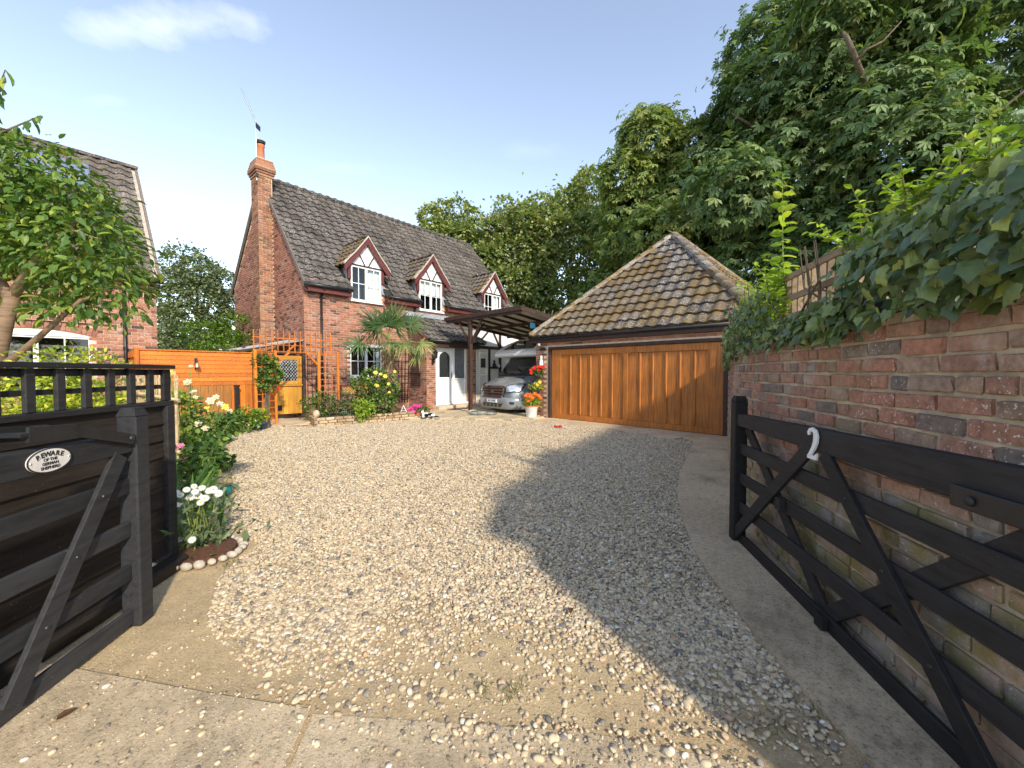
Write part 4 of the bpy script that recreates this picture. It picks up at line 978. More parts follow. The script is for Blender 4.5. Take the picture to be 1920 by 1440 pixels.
for k in range(7): slat(H, (2.86,-.065,.5+k*.27), (3.74,-.065,.5+k*.27), .014, .026, wt, m_brown)
# ------------------------------------------------------------------ black fence and left gate
F = Fr((-2.585, 2.955, 0), math.atan2(-.995, .098))
bf = thing('black_fence', 'black stained board fence with an open trellis top behind the left gate', 'fence', (-2.45, 2.2, 0))
for k in range(9):
    z = .10+k*.121; m = MB(F); x1 = 4.2
    m.add([(0.03,.028,z),(x1,.028,z),(x1,.008,z+.135),(.03,.008,z+.135),(.03,.0,z),(x1,.0,z),(x1,-.004,z+.135),(.03,-.004,z+.135)], [(3,2,1,0),(4,5,6,7),(0,1,5,4),(2,3,7,6),(0,4,7,3),(1,2,6,5)]); m.build('board', m_blackw2, bf)
MB(F).box(-.05,.03,-.05,.05,0,1.20).build('post', m_blackw, bf, bevel=.006)
MB(F).box(-.05,4.2,-.035,.045,1.20,1.235).build('rail', m_blackw, bf, bevel=.004); MB(F).box(-.06,4.2,-.05,.055,1.47,1.50).build('capping', m_blackw, bf, bevel=.004)
MB(F).box(0,4.2,-.02,.0,1.425,1.468).build('rail', m_blackw, bf)
MB(F).box(0,4.2,-.014,.004,1.325,1.355).build('rail', m_blackw, bf)
for k in range(27): MB(F).box(-.04+k*.155,-.04+k*.155+(.05 if k else .07),.006,.032,1.237,1.468).build('trellis_upright', m_blackw, bf, bevel=.004)
MB(F).box(.0,4.2,.04,.16,.0,.09).build('sleeper', m_blackw2, bf, bevel=.015)
def five_bar(fr, nm, label, side, length, braces, mat):
    g = thing(nm, label, 'gate', tuple(fr.p(0, 0)))
    MB(fr).box(-.05,.05,-.05,.05,.0,1.20).build('post', mat, g, bevel=.008)
    MB(fr).add([(-.05,-.05,1.20),(.05,-.05,1.20),(.05,.05,1.20),(-.05,.05,1.20),(-.035,-.035,1.245),(.035,-.035,1.245),(.035,.035,1.245),(-.035,.035,1.245)], [(0,1,5,4),(1,2,6,5),(2,3,7,6),(3,0,4,7),(4,5,6,7)]).build('post_cap', mat, g)
    y0, y1 = -.035, .035
    MB(fr).add([(.05,y0,1.0),(length*.45,y0,1.0),(length*.62,y0,.99),(length,y0,1.0),(length,y0,1.165),(.05,y0,1.10),(.05,y1,1.0),(length*.45,y1,1.0),(length*.62,y1,.99),(length,y1,1.0),(length,y1,1.165),(.05,y1,1.10)],
      [(0,1,2,3,4,5),(11,10,9,8,7,6),(0,6,7,1),(1,7,8,2),(2,8,9,3),(3,9,10,4),(4,10,11,5),(5,11,6,0)]).build('top_rail', mat, g, bevel=.006)
    for z in (.81,.565,.32,.065): MB(fr).box(.05,length,-.012,.012,z-.045,z+.045).build('rail', mat, g, bevel=.004)
    MB(fr).box(length,length+.11,-.055,.055,0,1.22).build('heel_post', mat, g, bevel=.008)
    for (x0,z0,x1,z1,s) in braces:
        MB(fr).beam((x0,s*.026,z0),(x1,s*.026,z1),.024,.085,(0,1,0)) if 0 else None
        b = MB(fr); d = Vector((x1-x0,0,z1-z0)).normalized(); n_ = Vector((-d.z,0,d.x))*.044; P0, P1 = Vector((x0,0,z0)), Vector((x1,0,z1)); ya, yb_ = sorted((s*.013, s*.037))
        vs = [P0-n_, P1-n_, P1+n_, P0+n_]; b.add([(v.x,ya,v.z) for v in vs]+[(v.x,yb_,v.z) for v in vs], [(0,1,2,3),(7,6,5,4),(0,4,5,1),(1,5,6,2),(2,6,7,3),(3,7,4,0)])
        br = b.build('brace', mat, g, bevel=.003)
        for z in (.81,.565,.32):
            f = (z-z0)/(z1-z0); x = x0+(x1-x0)*f; MB(fr).ball((x, s*.037, z), (.011,.007,.011), 8, 4).build('bolt', m_black, br)
    return g
LG = Fr((-2.165, 2.275, 0), math.atan2(-.99, .138))
lg = five_bar(LG, 'driveway_gate', 'black five-bar gate with oval sign, open against the black fence on the left', 1, 2.35, [(.13,1.0,.70,.08,1),(.75,.08,1.45,.95,-1)], m_blackg)
RG = Fr((1.92, 3.37, 0), math.atan2(-.989, -.148))
rg = five_bar(RG, 'driveway_gate', 'black five-bar gate with white number 2, open against the brick wall on the right', -1, 2.75, [(0.0,.06,1.08,1.02,-1),(.10,1.0,1.18,.07,1),(1.2,1.0,2.15,.07,-1),(1.16,.07,2.2,.95,1)], m_blackw)
# latch on the left gate
m = MB(LG); m.beam((.07,.05,1.075),(.40,.05,1.17),.014,.055); m.beam((.40,.05,1.17),(.62,.05,1.185),.014,.065); m.beam((.40,-.07,1.17),(.62,-.07,1.185),.014,.065); m.beam((.62,-.076,1.185),(.62,.056,1.185),.065,.014); m.beam((.47,-.07,1.175),(.47,.05,1.175),.014,.06); m.build('throw_over_latch', m_black, lg)
MB(LG).ball((.09,.06,1.085), (.016,.01,.016)).build('latch_bolt', m_black, lg)
# oval sign
SX, SZ = .52, 1.058; m = MB(LG); n = 40; m.prism([(SX+.098*math.cos(2*PI*i/n), .0355, SZ+.054*math.sin(2*PI*i/n)) for i in range(n)], (0,.008,0)); sgn = m.build('oval_sign', plain('cream enamel', (.72,.66,.60), .4, .12, 20), lg)
m = MB(LG); m.tube([(SX+.096*math.cos(2*PI*i/n), .042, SZ+.052*math.sin(2*PI*i/n)) for i in range(n+1)], .003, 6); m.build('sign_rim', m_black, sgn)
def signtext(body, size, dx, dz, rot=0, bold=.0012):
    # text faces +y of the gate frame
    M = LG.m() @ Matrix.Translation((SX+dx, .0440, SZ+dz)) @ Matrix.Rotation(PI, 4, 'Z') @ Matrix.Rotation(PI/2, 4, 'X') @ Matrix.Rotation(rot, 4, 'Z')
    text_part(body, size, M, m_black, sgn, 'sign_lettering', .0006, bold)
for i, chh in enumerate('BEWARE'):
    a = (i-2.5)*.28; signtext(chh, .029, -.082*math.sin(a)*1.0, -.012+.040*math.cos(a), -a*.55, .0012)
signtext('OF THE', .018, 0, .004, 0, .0006); signtext('GERMAN', .018, 0, -.014, 0, .0006); signtext('SHEPHERD', .018, 0, -.032, 0, .0006)
for s in (-1,1): MB(LG).ball((SX+s*.085,.044,SZ), (.005,.003,.005), 8, 4).build('sign_screw', m_steel, sgn)
# number 2 on the right gate (drive side is -y)
NX = 1.13; pts = [(-.030,.052),(-.034,.068),(-.022,.082),(0,.088),(.024,.078),(.034,.052),(.030,.020),(.014,-.014),(-.008,-.044),(-.026,-.068)]
w_ = [.006,.010,.011,.012,.015,.018,.017,.014,.012,.011]; m = MB(RG)
vs = []; 
for i, (x, z) in enumerate(pts):
    a = Vector(pts[max(i-1,0)]); b = Vector(pts[min(i+1,len(pts)-1)]); d = (b-a).normalized(); n_ = Vector((-d.y, d.x))*w_[i]
    for (sx, sz) in ((x+n_.x, z+n_.y), (x-n_.x, z-n_.y)):
        vs.append((NX+sx, -.040, 1.035+sz)); vs.append((NX+sx, -.054, 1.035+sz))
fs = []
for i in range(len(pts)-1):
    a = i*4; b = a+4; fs += [(a+1,b+1,b+3,a+3),(a,a+2,b+2,b),(a,b,b+1,a+1),(a+2,a+3,b+3,b+2)]
fs += [(0,1,3,2),(len(pts)*4-4,len(pts)*4-2,len(pts)*4-1,len(pts)*4-3)]
m.add(vs, fs); m.box(NX-.040,NX+.030,-.054,-.040,.953,.975); m.prism([(NX+.018,-.054,.975),(NX+.040,-.054,.953),(NX+.048,-.054,.995),(NX+.036,-.054,.985)], (0,.014,0))
m.build('number_two', m_white, rg, bevel=.002, label='white house number 2 on the top rail')
MB(RG).box(1.98,2.75,-.062,-.037,.975,1.05).build('hinge_strap', m_black, rg, bevel=.004); MB(RG).ball((2.06,-.066,1.012), (.018,.012,.018)).build('hinge_bolt', m_black, rg, smooth=True)
for (x, z) in ((.72,.565),(1.18,.065)): MB(RG).box(x,x+.07,-.05,-.013,z-.03,z+.045).build('gate_stop', m_blackw, rg, bevel=.004)
# ------------------------------------------------------------------ neighbour's house
Hn = Fr((-9.37, 10.6, 0), AH); NY = 0
nh_ = thing('neighbour_house', 'neighbouring red brick house behind the small tree on the left', 'house', (-9.37, 10.6, 0))
# its front runs to the left from the right-hand corner: local x negative
nw = (-2.95, -1.2, .95, 2.28)
m = MB(Hn); holed(m, -9, 0, 0, 4.1, .009, [nw]); m.add([(-.009,0,0),(-.009,6.4,0),(-.009,6.4,4.1),(-.009,3.2,7.75),(-.009,0,4.1)], [(0,1,2,3,4)]); m.build('wall_backing', m_mortar, nh_)
brickwork(Hn, nh_, [(-6.5, 0, 0, 0, 4.05, 'x')], 300, lambda ax, a, z, hw, hh: not (nw[0]-hw*.6 < a < nw[1]+hw*.6 and nw[2]-hh < z < nw[3]+hh+.25), .085, .25, visible=lambda p: p.z > .9)
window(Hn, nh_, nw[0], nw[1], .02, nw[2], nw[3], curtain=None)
for i in range(7):   # blind
    MB(Hn).box(nw[0]+.08, nw[1]-.08, .14, .16, nw[2]+.1+i*.16, nw[2]+.16+i*.16).build('blind_slat', plain('blind slat', (.10,.09,.08), .6) if i == 0 else bpy.data.materials['blind slat'], nh_)
m = MB(Hn); n = 12; top = [(nw[0]+(nw[1]-nw[0])*i/n, -.012, nw[3]+.13*math.sin(PI*i/n)) for i in range(n+1)]
m.prism([(nw[0],-.012,nw[3]-.01)]+top[1:-1]+[(nw[1],-.012,nw[3]-.01)], (0,.03,0)); m.build('window_head', m_white, nh_)
sbn = brick_variants('soldier_brick', .075, .03, .20, m_brick, 2, .0015, .004)
for i in range(23):
    f = i/22; x = nw[0]-.06+(nw[1]-nw[0]+.12)*f; z = nw[3]+.11+.14*math.sin(PI*f)
    link(bpy.data.objects.new('soldier_brick', sbn[i % 2]), nh_, Hn.m() @ Matrix.Translation((x, .0, z)) @ Matrix.Rotation((f-.5)*.5, 4, 'Y'))
m = MB(Hn); zz = 4.1; m.add([(.06,-.28,zz-.32),(.06,3.2,7.75),(-9,3.2,7.75),(-9,-.28,zz-.32),(.06,6.7,zz-.32),(-9,6.7,zz-.32)], [(3,0,1,2),(2,1,4,5)]); nrf = m.build('roof', m_verge, nh_)
pn = (7.75-4.1)/3.2; m_ntile = tiley('neighbour roof tile', (.105,.085,.072), 'obj', 0, .5); tn_ = tile_mesh(.32, .36, m_ntile)
tiles(Hn, nrf, (-6.8,-.28,zz-.30), (1,0,0), (0,1,pn), 6.85, math.hypot(3.48, 3.48*pn), .32, .31, tn_, m_tile_a, 300)
ridge(Hn, nrf, (-6.8,3.2,7.77), (.08,3.2,7.77), .13, m_ntile)
MB(Hn).beam((.05,-.28,zz-.32),(.05,3.2,7.76),.06,.11).build('verge', m_vdark, nrf)
MB(Hn).tube([(-9,-.33,zz-.33),(.1,-.33,zz-.33)], .055, 10).build('gutter', m_blackp, nh_, smooth=True); pipe(Hn, nh_, -.62, zz-.3, .1, -.05, -.33)
m = MB(Hn); vs = []; sl = Vector((0,1,pn)).normalized(); n = 50
for i in range(n+1):
    x = -2.75+1.75*i/n; off = .13+.014*math.sin(i*2.1)
    for v in (3.35, 4.55):
        p = Vector((x,-.28,zz-.30))+sl*v+Vector((0,-pn,1)).normalized()*off; vs.append(tuple(p))
m.add(vs, [(2*i,2*i+2,2*i+3,2*i+1) for i in range(n)]); m.build('corrugated_sheet', plain('blue grey sheet', (.15,.18,.25), .4, .15, 3), nrf, smooth=True)
tr = thing('wall_trellis', 'pale timber trellis on the neighbouring house above the arched window', 'trellis', tuple(Hn.p(-2, -.05, 2.6)))
m_pale = woody('pale trellis timber', (.42,.27,.18), 'x', .25, .8, src='obj', ang=AH)
for k in range(9): slat(Hn, (-3.05+k*.27,-.04,2.52), (-3.05+k*.27,-.04,3.5), .02, .035, tr, m_pale)
for k in range(4): slat(Hn, (-3.12,-.055,2.62+k*.29), (-.80,-.055,2.62+k*.29), .02, .035, tr, m_pale)
# small side extension of the neighbour at the far left
ne = thing('neighbour_outbuilding', 'low brick outbuilding with a tiled roof behind the small tree at far left', 'building', tuple(Hn.p(-5.2, -1.5)))
MB(Hn).box(-8.5,-3.9,-2.2,-.05,0,2.2).build('wall_backing', m_mortar, ne)
brickwork(Hn, ne, [(-8.5,-3.9,-2.21,0,2.2,'x')], 120, lambda *a: True, .085, .25)
MB(Hn).add([(-8.6,-2.5,2.15),(-3.8,-2.5,2.15),(-3.8,-.05,3.2),(-8.6,-.05,3.2)], [(0,1,2,3)]).build('roof_deck', m_verge, ne)
tiles(Hn, ne, (-8.6,-2.5,2.18), (1,0,0), (0,2.45,1.05), 4.8, 2.66, .32, .31, tn_, m_tile_a, 60)
MB(Hn).tube([(-8.6,-2.55,2.13),(-3.8,-2.55,2.13)], .055, 10).build('gutter', m_blackp, ne, smooth=True)
# ------------------------------------------------------------------ leaf templates (x along the leaf)
def T_leaf(w_=.30, fold=.07): return np.array([(0,0,0),(.22,w_*.8,fold*.8),(.55,w_*.92,fold),(.84,w_*.42,fold*.3),(1,0,-.10),(.84,-w_*.42,fold*.3),(.55,-w_*.92,fold),(.22,-w_*.8,fold*.8),(.5,0,0)]), np.array([(8,i,i-1) for i in range(1,8)]+[(8,0,7)])
def T_quad(w_=.34): return np.array([(0,0,0),(.5,w_,.06),(1,0,0),(.5,-w_,.06)]), np.array([(0,2,1),(0,3,2)])
def T_palm(n=5, w_=.19):
    V, Fc = [], []
    for k in range(n):
        a = (k-(n-1)/2)*math.radians(44); l = 1-.07*abs(k-(n-1)/2)**1.5; c, s = math.cos(a), math.sin(a); b = len(V)
        for (x, y, z) in ((0,0,0),(.62*l,w_*l,-.05),(l,0,-.22),(.62*l,-w_*l,-.05)): V.append((x*c-y*s, x*s+y*c, z))
        Fc += [(b,b+2,b+1),(b,b+3,b+2)]
    return np.array(V), np.array(Fc)
def T_ivy():
    o = [(0,0),(-.10,.16),(-.06,.34),(.10,.37),(.24,.36),(.40,.46),(.52,.30),(.74,.16),(1.0,0),(.74,-.16),(.52,-.30),(.40,-.46),(.24,-.36),(.10,-.37),(-.06,-.34),(-.10,-.16)]
    V = [(.26,0,.02)]+[(x, y, -.26*abs(y)-.16*x*x+.03) for x, y in o]; n = len(o)
    return np.array(V), np.array([(0, 1+i, 1+(i+1) % n) for i in range(n)])
def T_blade(): return np.array([(0,-.05,0),(0,.05,0),(.5,.055,.10),(.5,-.055,.10),(1,0,-.05)]), np.array([(0,1,2),(0,2,3),(3,2,4)])
def foliage(name, parent, pos, out, size, mat, tm_, droop=.35, flat=.5, jit=.6, kind=None, rnd=None):
    n = len(pos); d = out*.8 + rv(n)*jit + np.array([0,0,-droop]); nm = np.array([0,0,1.])*flat + out*(1-flat) + rv(n)*.45
    R_ = frames(d, nm); V_, F_ = tm_
    return scatter(name, mat, parent, V_, F_, pos, R_, size, NR.random(n) if rnd is None else rnd, kind=kind)
def clump_points(clumps, n, inner=.72, back=.5):
    C = np.array([c for c, r in clumps], float); Rr = np.array([r if hasattr(r, '__len__') else (r, r, r) for c, r in clumps], float)
    wgt = Rr[:,0]*Rr[:,2]; wgt = wgt/wgt.sum(); P, O = [], []
    tot = 0
    while tot < n:
        k = NR.choice(len(C), n, p=wgt); d = rv(n); d[:,2] = np.abs(d[:,2])*np.where(NR.random(n) < .68, 1, -1)
        f = NR.uniform(inner, 1.04, n)[:,None]**.7; p = C[k]+d*Rr[k]*f*(1+np.where(NR.random(n) < .35, np.abs(NR.normal(size=n))*.22, 0))[:,None]
        tocam = np.array([0,0,CAMZ+1])-C[k]; tocam /= np.linalg.norm(tocam, axis=1, keepdims=True)
        ok = ((d*tocam).sum(1) > -.25) | (NR.random(n) > back)
        # drop points deep inside another clump
        dist = np.linalg.norm((p[:,None,:]-C[None])/Rr[None], axis=2); dist[np.arange(n), k] = 9
        ok &= dist.min(1) > .62
        P.append(p[ok]); O.append(d[ok]); tot += ok.sum()
    return np.concatenate(P)[:n], np.concatenate(O)[:n]
def crown_clumps(c, r, K, rr, seed=0, zbias=0):
    q = random.Random(seed); out = []
    while len(out) < K:
        v = Vector((q.gauss(0,1), q.gauss(0,1), q.gauss(0,1))).normalized(); f = q.uniform(.45,.86)
        p = (c[0]+v.x*r[0]*f, c[1]+v.y*r[1]*f, c[2]+v.z*r[2]*f); s = rr*q.uniform(.75,1.3)
        out.append((p, (s, s, s*.85)))
    out.append((c, tuple(x*.62 for x in r)))
    return out
def tree(nm, label, base, c, r, K, rr, n, size, mat, tmpl, trunk_r, seed, droop=.4, limbs=6, group=None, bark=None, extra=None, flat=.5):
    t_ = thing(nm, label, 'tree', base, group); q = random.Random(seed)
    m = MB(); top = Vector((c[0], c[1], c[2]+r[2]*.5)); b = Vector(base)
    pts = [b+(top-b)*f+Vector((q.uniform(-.2,.2)*f, q.uniform(-.2,.2)*f, 0)) for f in (0,.15,.35,.6,1)]
    m.tube(pts, [trunk_r*1.25,trunk_r,trunk_r*.8,trunk_r*.5,trunk_r*.15], 10)
    for k in range(limbs):
        f = q.uniform(.3,.75); s_ = b+(top-b)*f; a = q.uniform(0,2*PI); e = Vector((c[0]+math.cos(a)*r[0]*.75, c[1]+math.sin(a)*r[1]*.75, c[2]+q.uniform(-.4,.6)*r[2]))
        md = s_.lerp(e,.5)+Vector((0,0,.3)); m.tube([s_,md,e], [trunk_r*.45,trunk_r*.28,.03], 7)
    for e in (extra or []): m.tube(e[0], e[1], 8)
    m.build('trunk', bark or m_bark, t_, smooth=True)
    cl_ = crown_clumps(c, r, K, rr, seed); P, O = clump_points(cl_, n)
    foliage('crown', t_, P, O, NR.uniform(size[0], size[1], n), mat, tmpl, droop, flat)
    return t_
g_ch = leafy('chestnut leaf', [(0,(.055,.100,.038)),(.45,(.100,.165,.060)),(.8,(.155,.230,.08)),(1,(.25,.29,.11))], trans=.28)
g_ch2 = leafy('sunlit chestnut leaf', [(0,(.085,.130,.036)),(.45,(.165,.230,.060)),(.8,(.25,.31,.09)),(1,(.34,.35,.11))], trans=.32)  # paler copy of the chestnut leaf, sunlight put into its colour
g_sy = leafy('sycamore leaf', [(0,(.115,.160,.050)),(.45,(.20,.26,.09)),(.8,(.30,.34,.12)),(1,(.42,.38,.15))], trans=.32)
g_dk = leafy('dark hedge leaf', [(0,(.075,.105,.050)),(.5,(.135,.175,.08)),(1,(.24,.27,.13))], trans=.22)
g_lr = leafy('laurel leaf', [(0,(.05,.11,.012)),(.5,(.11,.21,.025)),(1,(.22,.34,.04))], trans=.3, spec=.5, rough=.35)
g_cy = leafy('cherry leaf', [(0,(.05,.105,.025)),(.45,(.10,.18,.038)),(.8,(.19,.27,.05)),(1,(.34,.38,.06))], trans=.35, rough=.42)
g_vg = leafy('variegated leaf', [(0,(.12,.20,.02)),(.35,(.26,.34,.03)),(.7,(.50,.52,.05)),(1,(.68,.62,.10))], trans=.35)
g_iv = leafy('ivy leaf', [(0,(.07,.12,.045)),(.5,(.13,.19,.065)),(.85,(.20,.27,.08)),(1,(.36,.42,.08))], 'obj', trans=.15, rough=.34, spec=.5)
g_iva = leafy('ivy leaf field', [(0,(.05,.09,.035)),(.5,(.12,.18,.06)),(.85,(.20,.27,.08)),(1,(.38,.42,.08))], trans=.18, rough=.34, spec=.5)
g_lime = leafy('lime shoot leaf', [(0,(.16,.28,.03)),(.5,(.28,.40,.05)),(1,(.45,.52,.08))], trans=.4)
g_rose = leafy('rose leaf', [(0,(.04,.09,.02)),(.5,(.08,.16,.035)),(1,(.20,.27,.05))], trans=.25)
g_grey = leafy('grey green leaf', [(0,(.06,.10,.05)),(.5,(.12,.17,.08)),(1,(.20,.25,.12))], trans=.2)
g_pal = leafy('palm blade', [(0,(.035,.075,.03)),(.5,(.07,.13,.045)),(.85,(.16,.20,.06)),(1,(.28,.27,.09))], trans=.25, rough=.4)
g_grs = leafy('grass blade', [(0,(.05,.085,.02)),(.6,(.11,.14,.04)),(1,(.24,.20,.09))], trans=.25)
# ------------------------------------------------------------------ trees
stub = [([at(1640,210,15.6),at(1620,150,13.9),at(1606,112,13.6),at(1597,92,13.6),at(1588,70,13.7),at(1580,62,13.8)], [.10,.09,.075,.085,.065,.065]), ([at(1606,114,13.3),at(1625,92,13.1),at(1655,78,13.0),at(1690,40,13.0)], [.04,.035,.03,.015])]
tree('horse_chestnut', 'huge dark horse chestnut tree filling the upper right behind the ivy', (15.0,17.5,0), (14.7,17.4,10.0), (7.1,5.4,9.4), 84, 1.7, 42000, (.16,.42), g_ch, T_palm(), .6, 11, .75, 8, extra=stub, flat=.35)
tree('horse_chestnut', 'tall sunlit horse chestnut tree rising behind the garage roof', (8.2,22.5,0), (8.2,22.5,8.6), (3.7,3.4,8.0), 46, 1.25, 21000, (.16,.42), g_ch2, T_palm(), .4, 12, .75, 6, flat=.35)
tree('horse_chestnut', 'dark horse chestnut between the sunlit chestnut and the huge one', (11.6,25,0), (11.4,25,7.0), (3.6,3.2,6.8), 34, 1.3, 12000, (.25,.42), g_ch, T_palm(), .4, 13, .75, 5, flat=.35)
tree('sycamore_tree', 'leftmost of the pale green trees showing over the cottage ridge', (-4.0,31,0), (-4.2,31,8.6), (4.0,3.6,6.6), 80, .85, 24000, (.20,.36), g_sy, T_quad(), .3, 21, .3, 6)
tree('sycamore_tree', 'middle pale green tree between cottage roof and garage', (.3,30,0), (.3,30,9.0), (3.8,3.4,6.6), 80, .85, 24000, (.20,.36), g_sy, T_quad(), .3, 22, .3, 6)
tree('sycamore_tree', 'tallest pale green tree just left of the sunlit chestnut', (4.2,29,0), (4.2,29,9.4), (3.6,3.2,7.3), 80, .85, 24000, (.20,.36), g_sy, T_quad(), .3, 23, .3, 6)
tree('evergreen_tree', 'dark evergreen tree in the gap between the two houses', (-23.4,30,0), (-23.4,30,6.0), (3.2,3.0,5.4), 40, 1.05, 17000, (.16,.30), g_dk, T_quad(), .3, 24, .3, 4)
# hazel undergrowth between house and garage
for i, (x, y, zc, rz, rx) in enumerate(((-1.5,25,2.6,2.8,2.2),(1.6,24,2.6,2.6,2.0),(4.6,22.5,2.6,2.8,2.2))):
    b = thing('hazel_bush', ('bushy hazel below the trees, nearest the cottage end wall','bushy hazel below the trees, above the carport roof','bushy hazel below the trees, nearest the garage roof')[i], 'bush', (x,y,0), 'hazel bushes below the trees'); m = MB(); q = random.Random(40+i)
    for k in range(7): a = q.uniform(0,2*PI); m.tube([(x+q.uniform(-.3,.3),y,0),(x+math.cos(a)*.6,y+math.sin(a)*.5,2.5),(x+math.cos(a)*1.4,y+math.sin(a),5.0)], [.06,.045,.015], 6)
    m.build('stem', plain('pale stem %d' % i, (.25,.22,.17), .9), b, smooth=True)
    P, O = clump_points(crown_clumps((x,y,zc), (rx,1.8,rz), 16, .8, 50+i), 5000); foliage('foliage', b, P, O, NR.uniform(.12,.26,5000), g_sy, T_quad(.4), .3)
# far wood as one mass
cl_ = []
for i in range(70): cl_.append(((NR.uniform(-45,55), NR.uniform(40,48), NR.uniform(1.5,6.5)), (NR.uniform(2,3.2),)*3))
P, O = clump_points(cl_, 22000); o = foliage('woodland', None, P, O, NR.uniform(.35,.65,22000), g_dk, T_quad(.45), .3, kind='stuff')
tag(o, 'dense far-off woodland behind the houses', 'woodland')
# laurel bush
b = thing('laurel_bush', 'bright green laurel bush rising behind the orange fence', 'bush', (-11.0,15.4,0))
P, O = clump_points(crown_clumps((-11.0,15.4,1.9), (1.55,1.2,1.6), 22, .55, 31), 5200); foliage('foliage', b, P, O, NR.uniform(.10,.17,5200), g_lr, T_leaf(.26), .1)
MB().tube([(-11,15.4,0),(-11,15.4,1.5)], .06).build('stem', m_bark, b)
# cherry tree in the left garden
cb = (-5.62,4.25,0); ct = thing('cherry_tree', 'small spreading cherry tree with ringed bark left of the black fence', 'tree', cb)
m = MB(); m.tube([cb,(-5.58,4.25,.8),(-5.46,4.22,1.45),(-5.30,4.2,1.95),(-5.20,4.2,2.28)], [.10,.08,.07,.062,.055], 12)
for (pts, rr) in (([(-5.24,4.2,2.20),(-5.42,4.25,2.45),(-5.75,4.3,2.9),(-6.2,4.4,3.5)], [.05,.042,.034,.016]), ([(-5.20,4.2,2.25),(-5.02,4.2,2.52),(-4.85,4.25,2.8),(-4.6,4.4,3.2)], [.05,.042,.034,.012]),
    ([(-5.44,4.2,1.45),(-5.05,4.1,1.62),(-4.65,4.0,1.85),(-4.3,4.0,2.15),(-4.05,4.1,2.3)], [.045,.034,.026,.018,.007]), ([(-5.5,4.22,1.35),(-5.7,4.0,1.5),(-5.82,3.9,1.62)], [.04,.032,.028]), ([(-4.85,4.25,2.8),(-4.5,4.1,2.9),(-4.2,4.1,2.8)], [.03,.016,.004])): m.tube(pts, rr, 9)
m.build('trunk', m_cherry, ct, smooth=True)
cl_ = crown_clumps((-5.75,4.6,3.05), (1.05,1.1,.72), 34, .38, 61) + [((-4.40,4.2,2.42),(.50,.5,.36)),((-4.15,4.2,2.22),(.36,.4,.28)),((-4.75,4.3,2.85),(.45,.45,.38)),((-4.10,4.1,2.48),(.28,.3,.18)),((-4.85,4.1,2.62),(.30,.3,.22)),((-5.05,4.3,3.2),(.55,.5,.45)),((-4.75,4.4,3.05),(.5,.45,.42)),((-4.45,4.3,2.75),(.45,.45,.36)),((-5.4,4.2,3.5),(.5,.45,.35)),((-5.0,4.3,3.55),(.45,.4,.33)),((-4.65,4.3,3.3),(.38,.38,.28)),((-5.75,4.3,3.75),(.5,.45,.3)),((-5.5,4.1,2.75),(.45,.4,.3)),((-4.5,4.0,2.05),(.3,.25,.14))]
P, O = clump_points(cl_, 8200, .3, .25); foliage('crown', ct, P, O, NR.uniform(.055,.13,8200), g_cy, T_leaf(.25,.09), .75, .55, .7)
for (pts, n) in (([(-5.45,4.2,3.6),(-5.25,4.1,4.05),(-4.95,4.0,4.40)], 22), ([(-5.5,4.2,3.5),(-5.15,4.1,3.85),(-4.62,4.0,3.96)], 26)):
    m = MB().tube(pts, [.02,.012,.004], 6).build('twig', m_cherry, ct); pp = np.array([Vector(pts[0]).lerp(Vector(pts[1]), f*2) if f < .5 else Vector(pts[1]).lerp(Vector(pts[2]), f*2-1) for f in np.linspace(.05,1,n)])
    foliage('twig_leaves', ct, pp, np.tile(np.array([[.5,-.2,-.3]]), (n,1))+rv(n)*.3, NR.uniform(.12,.19,n), g_cy, T_leaf(.2), .6, .6, .4)
# variegated shrub and companions behind the trellis
def bush(nm, label, base, c, r, K, rr, n, size, mat, tmpl, seed, droop=.2, group=None, stems=3, cat='shrub', part='foliage'):
    b = thing(nm, label, cat, base, group); q = random.Random(seed); m = MB()
    for k in range(stems): m.tube([(base[0]+q.uniform(-.06,.06),base[1]+q.uniform(-.06,.06),base[2]),(c[0]+q.uniform(-.3,.3)*r[0],c[1]+q.uniform(-.3,.3)*r[1],c[2]-r[2]*.2),(c[0]+q.uniform(-.7,.7)*r[0],c[1]+q.uniform(-.6,.6)*r[1],c[2]+r[2]*.6)], [.02,.014,.004], 6)
    m.build('stem', m_bark, b)
    P, O = clump_points(crown_clumps(c, r, K, rr, seed), n, .5, .3); foliage(part, b, P, O, NR.uniform(size[0],size[1],n), mat, tmpl, droop)
    return b
bush('golden_shrub', 'golden yellow variegated shrub behind the trellis top of the black fence', (-4.15,3.6,0), (-4.15,3.6,1.02), (.80,.45,.58), 26, .22, 4200, (.032,.058), g_vg, T_leaf(.3), 71)
bush('golden_shrub', 'small golden shrub below the neighbouring window, right of the cherry trunk', (-5.0,5.4,0), (-5.0,5.4,.80), (.75,.5,.50), 16, .24, 2400, (.04,.07), g_vg, T_leaf(.3), 72)
bush('climber', 'dark climber on the neighbouring wall left of the arched window', tuple(Hn.p(-3.6,-.3)), tuple(Hn.p(-3.6,-.25,1.6)), (.45,.3,1.1), 16, .28, 1300, (.07,.12), g_rose, T_leaf(.3), 73)
bush('leafy_shrub', 'green leafy shrub in front of the neighbouring arched window', tuple(Hn.p(-1.7,-1.2)), tuple(Hn.p(-1.7,-1.2,.75)), (.8,.5,.60), 20, .26, 1500, (.08,.13), g_lr, T_leaf(.28), 74)
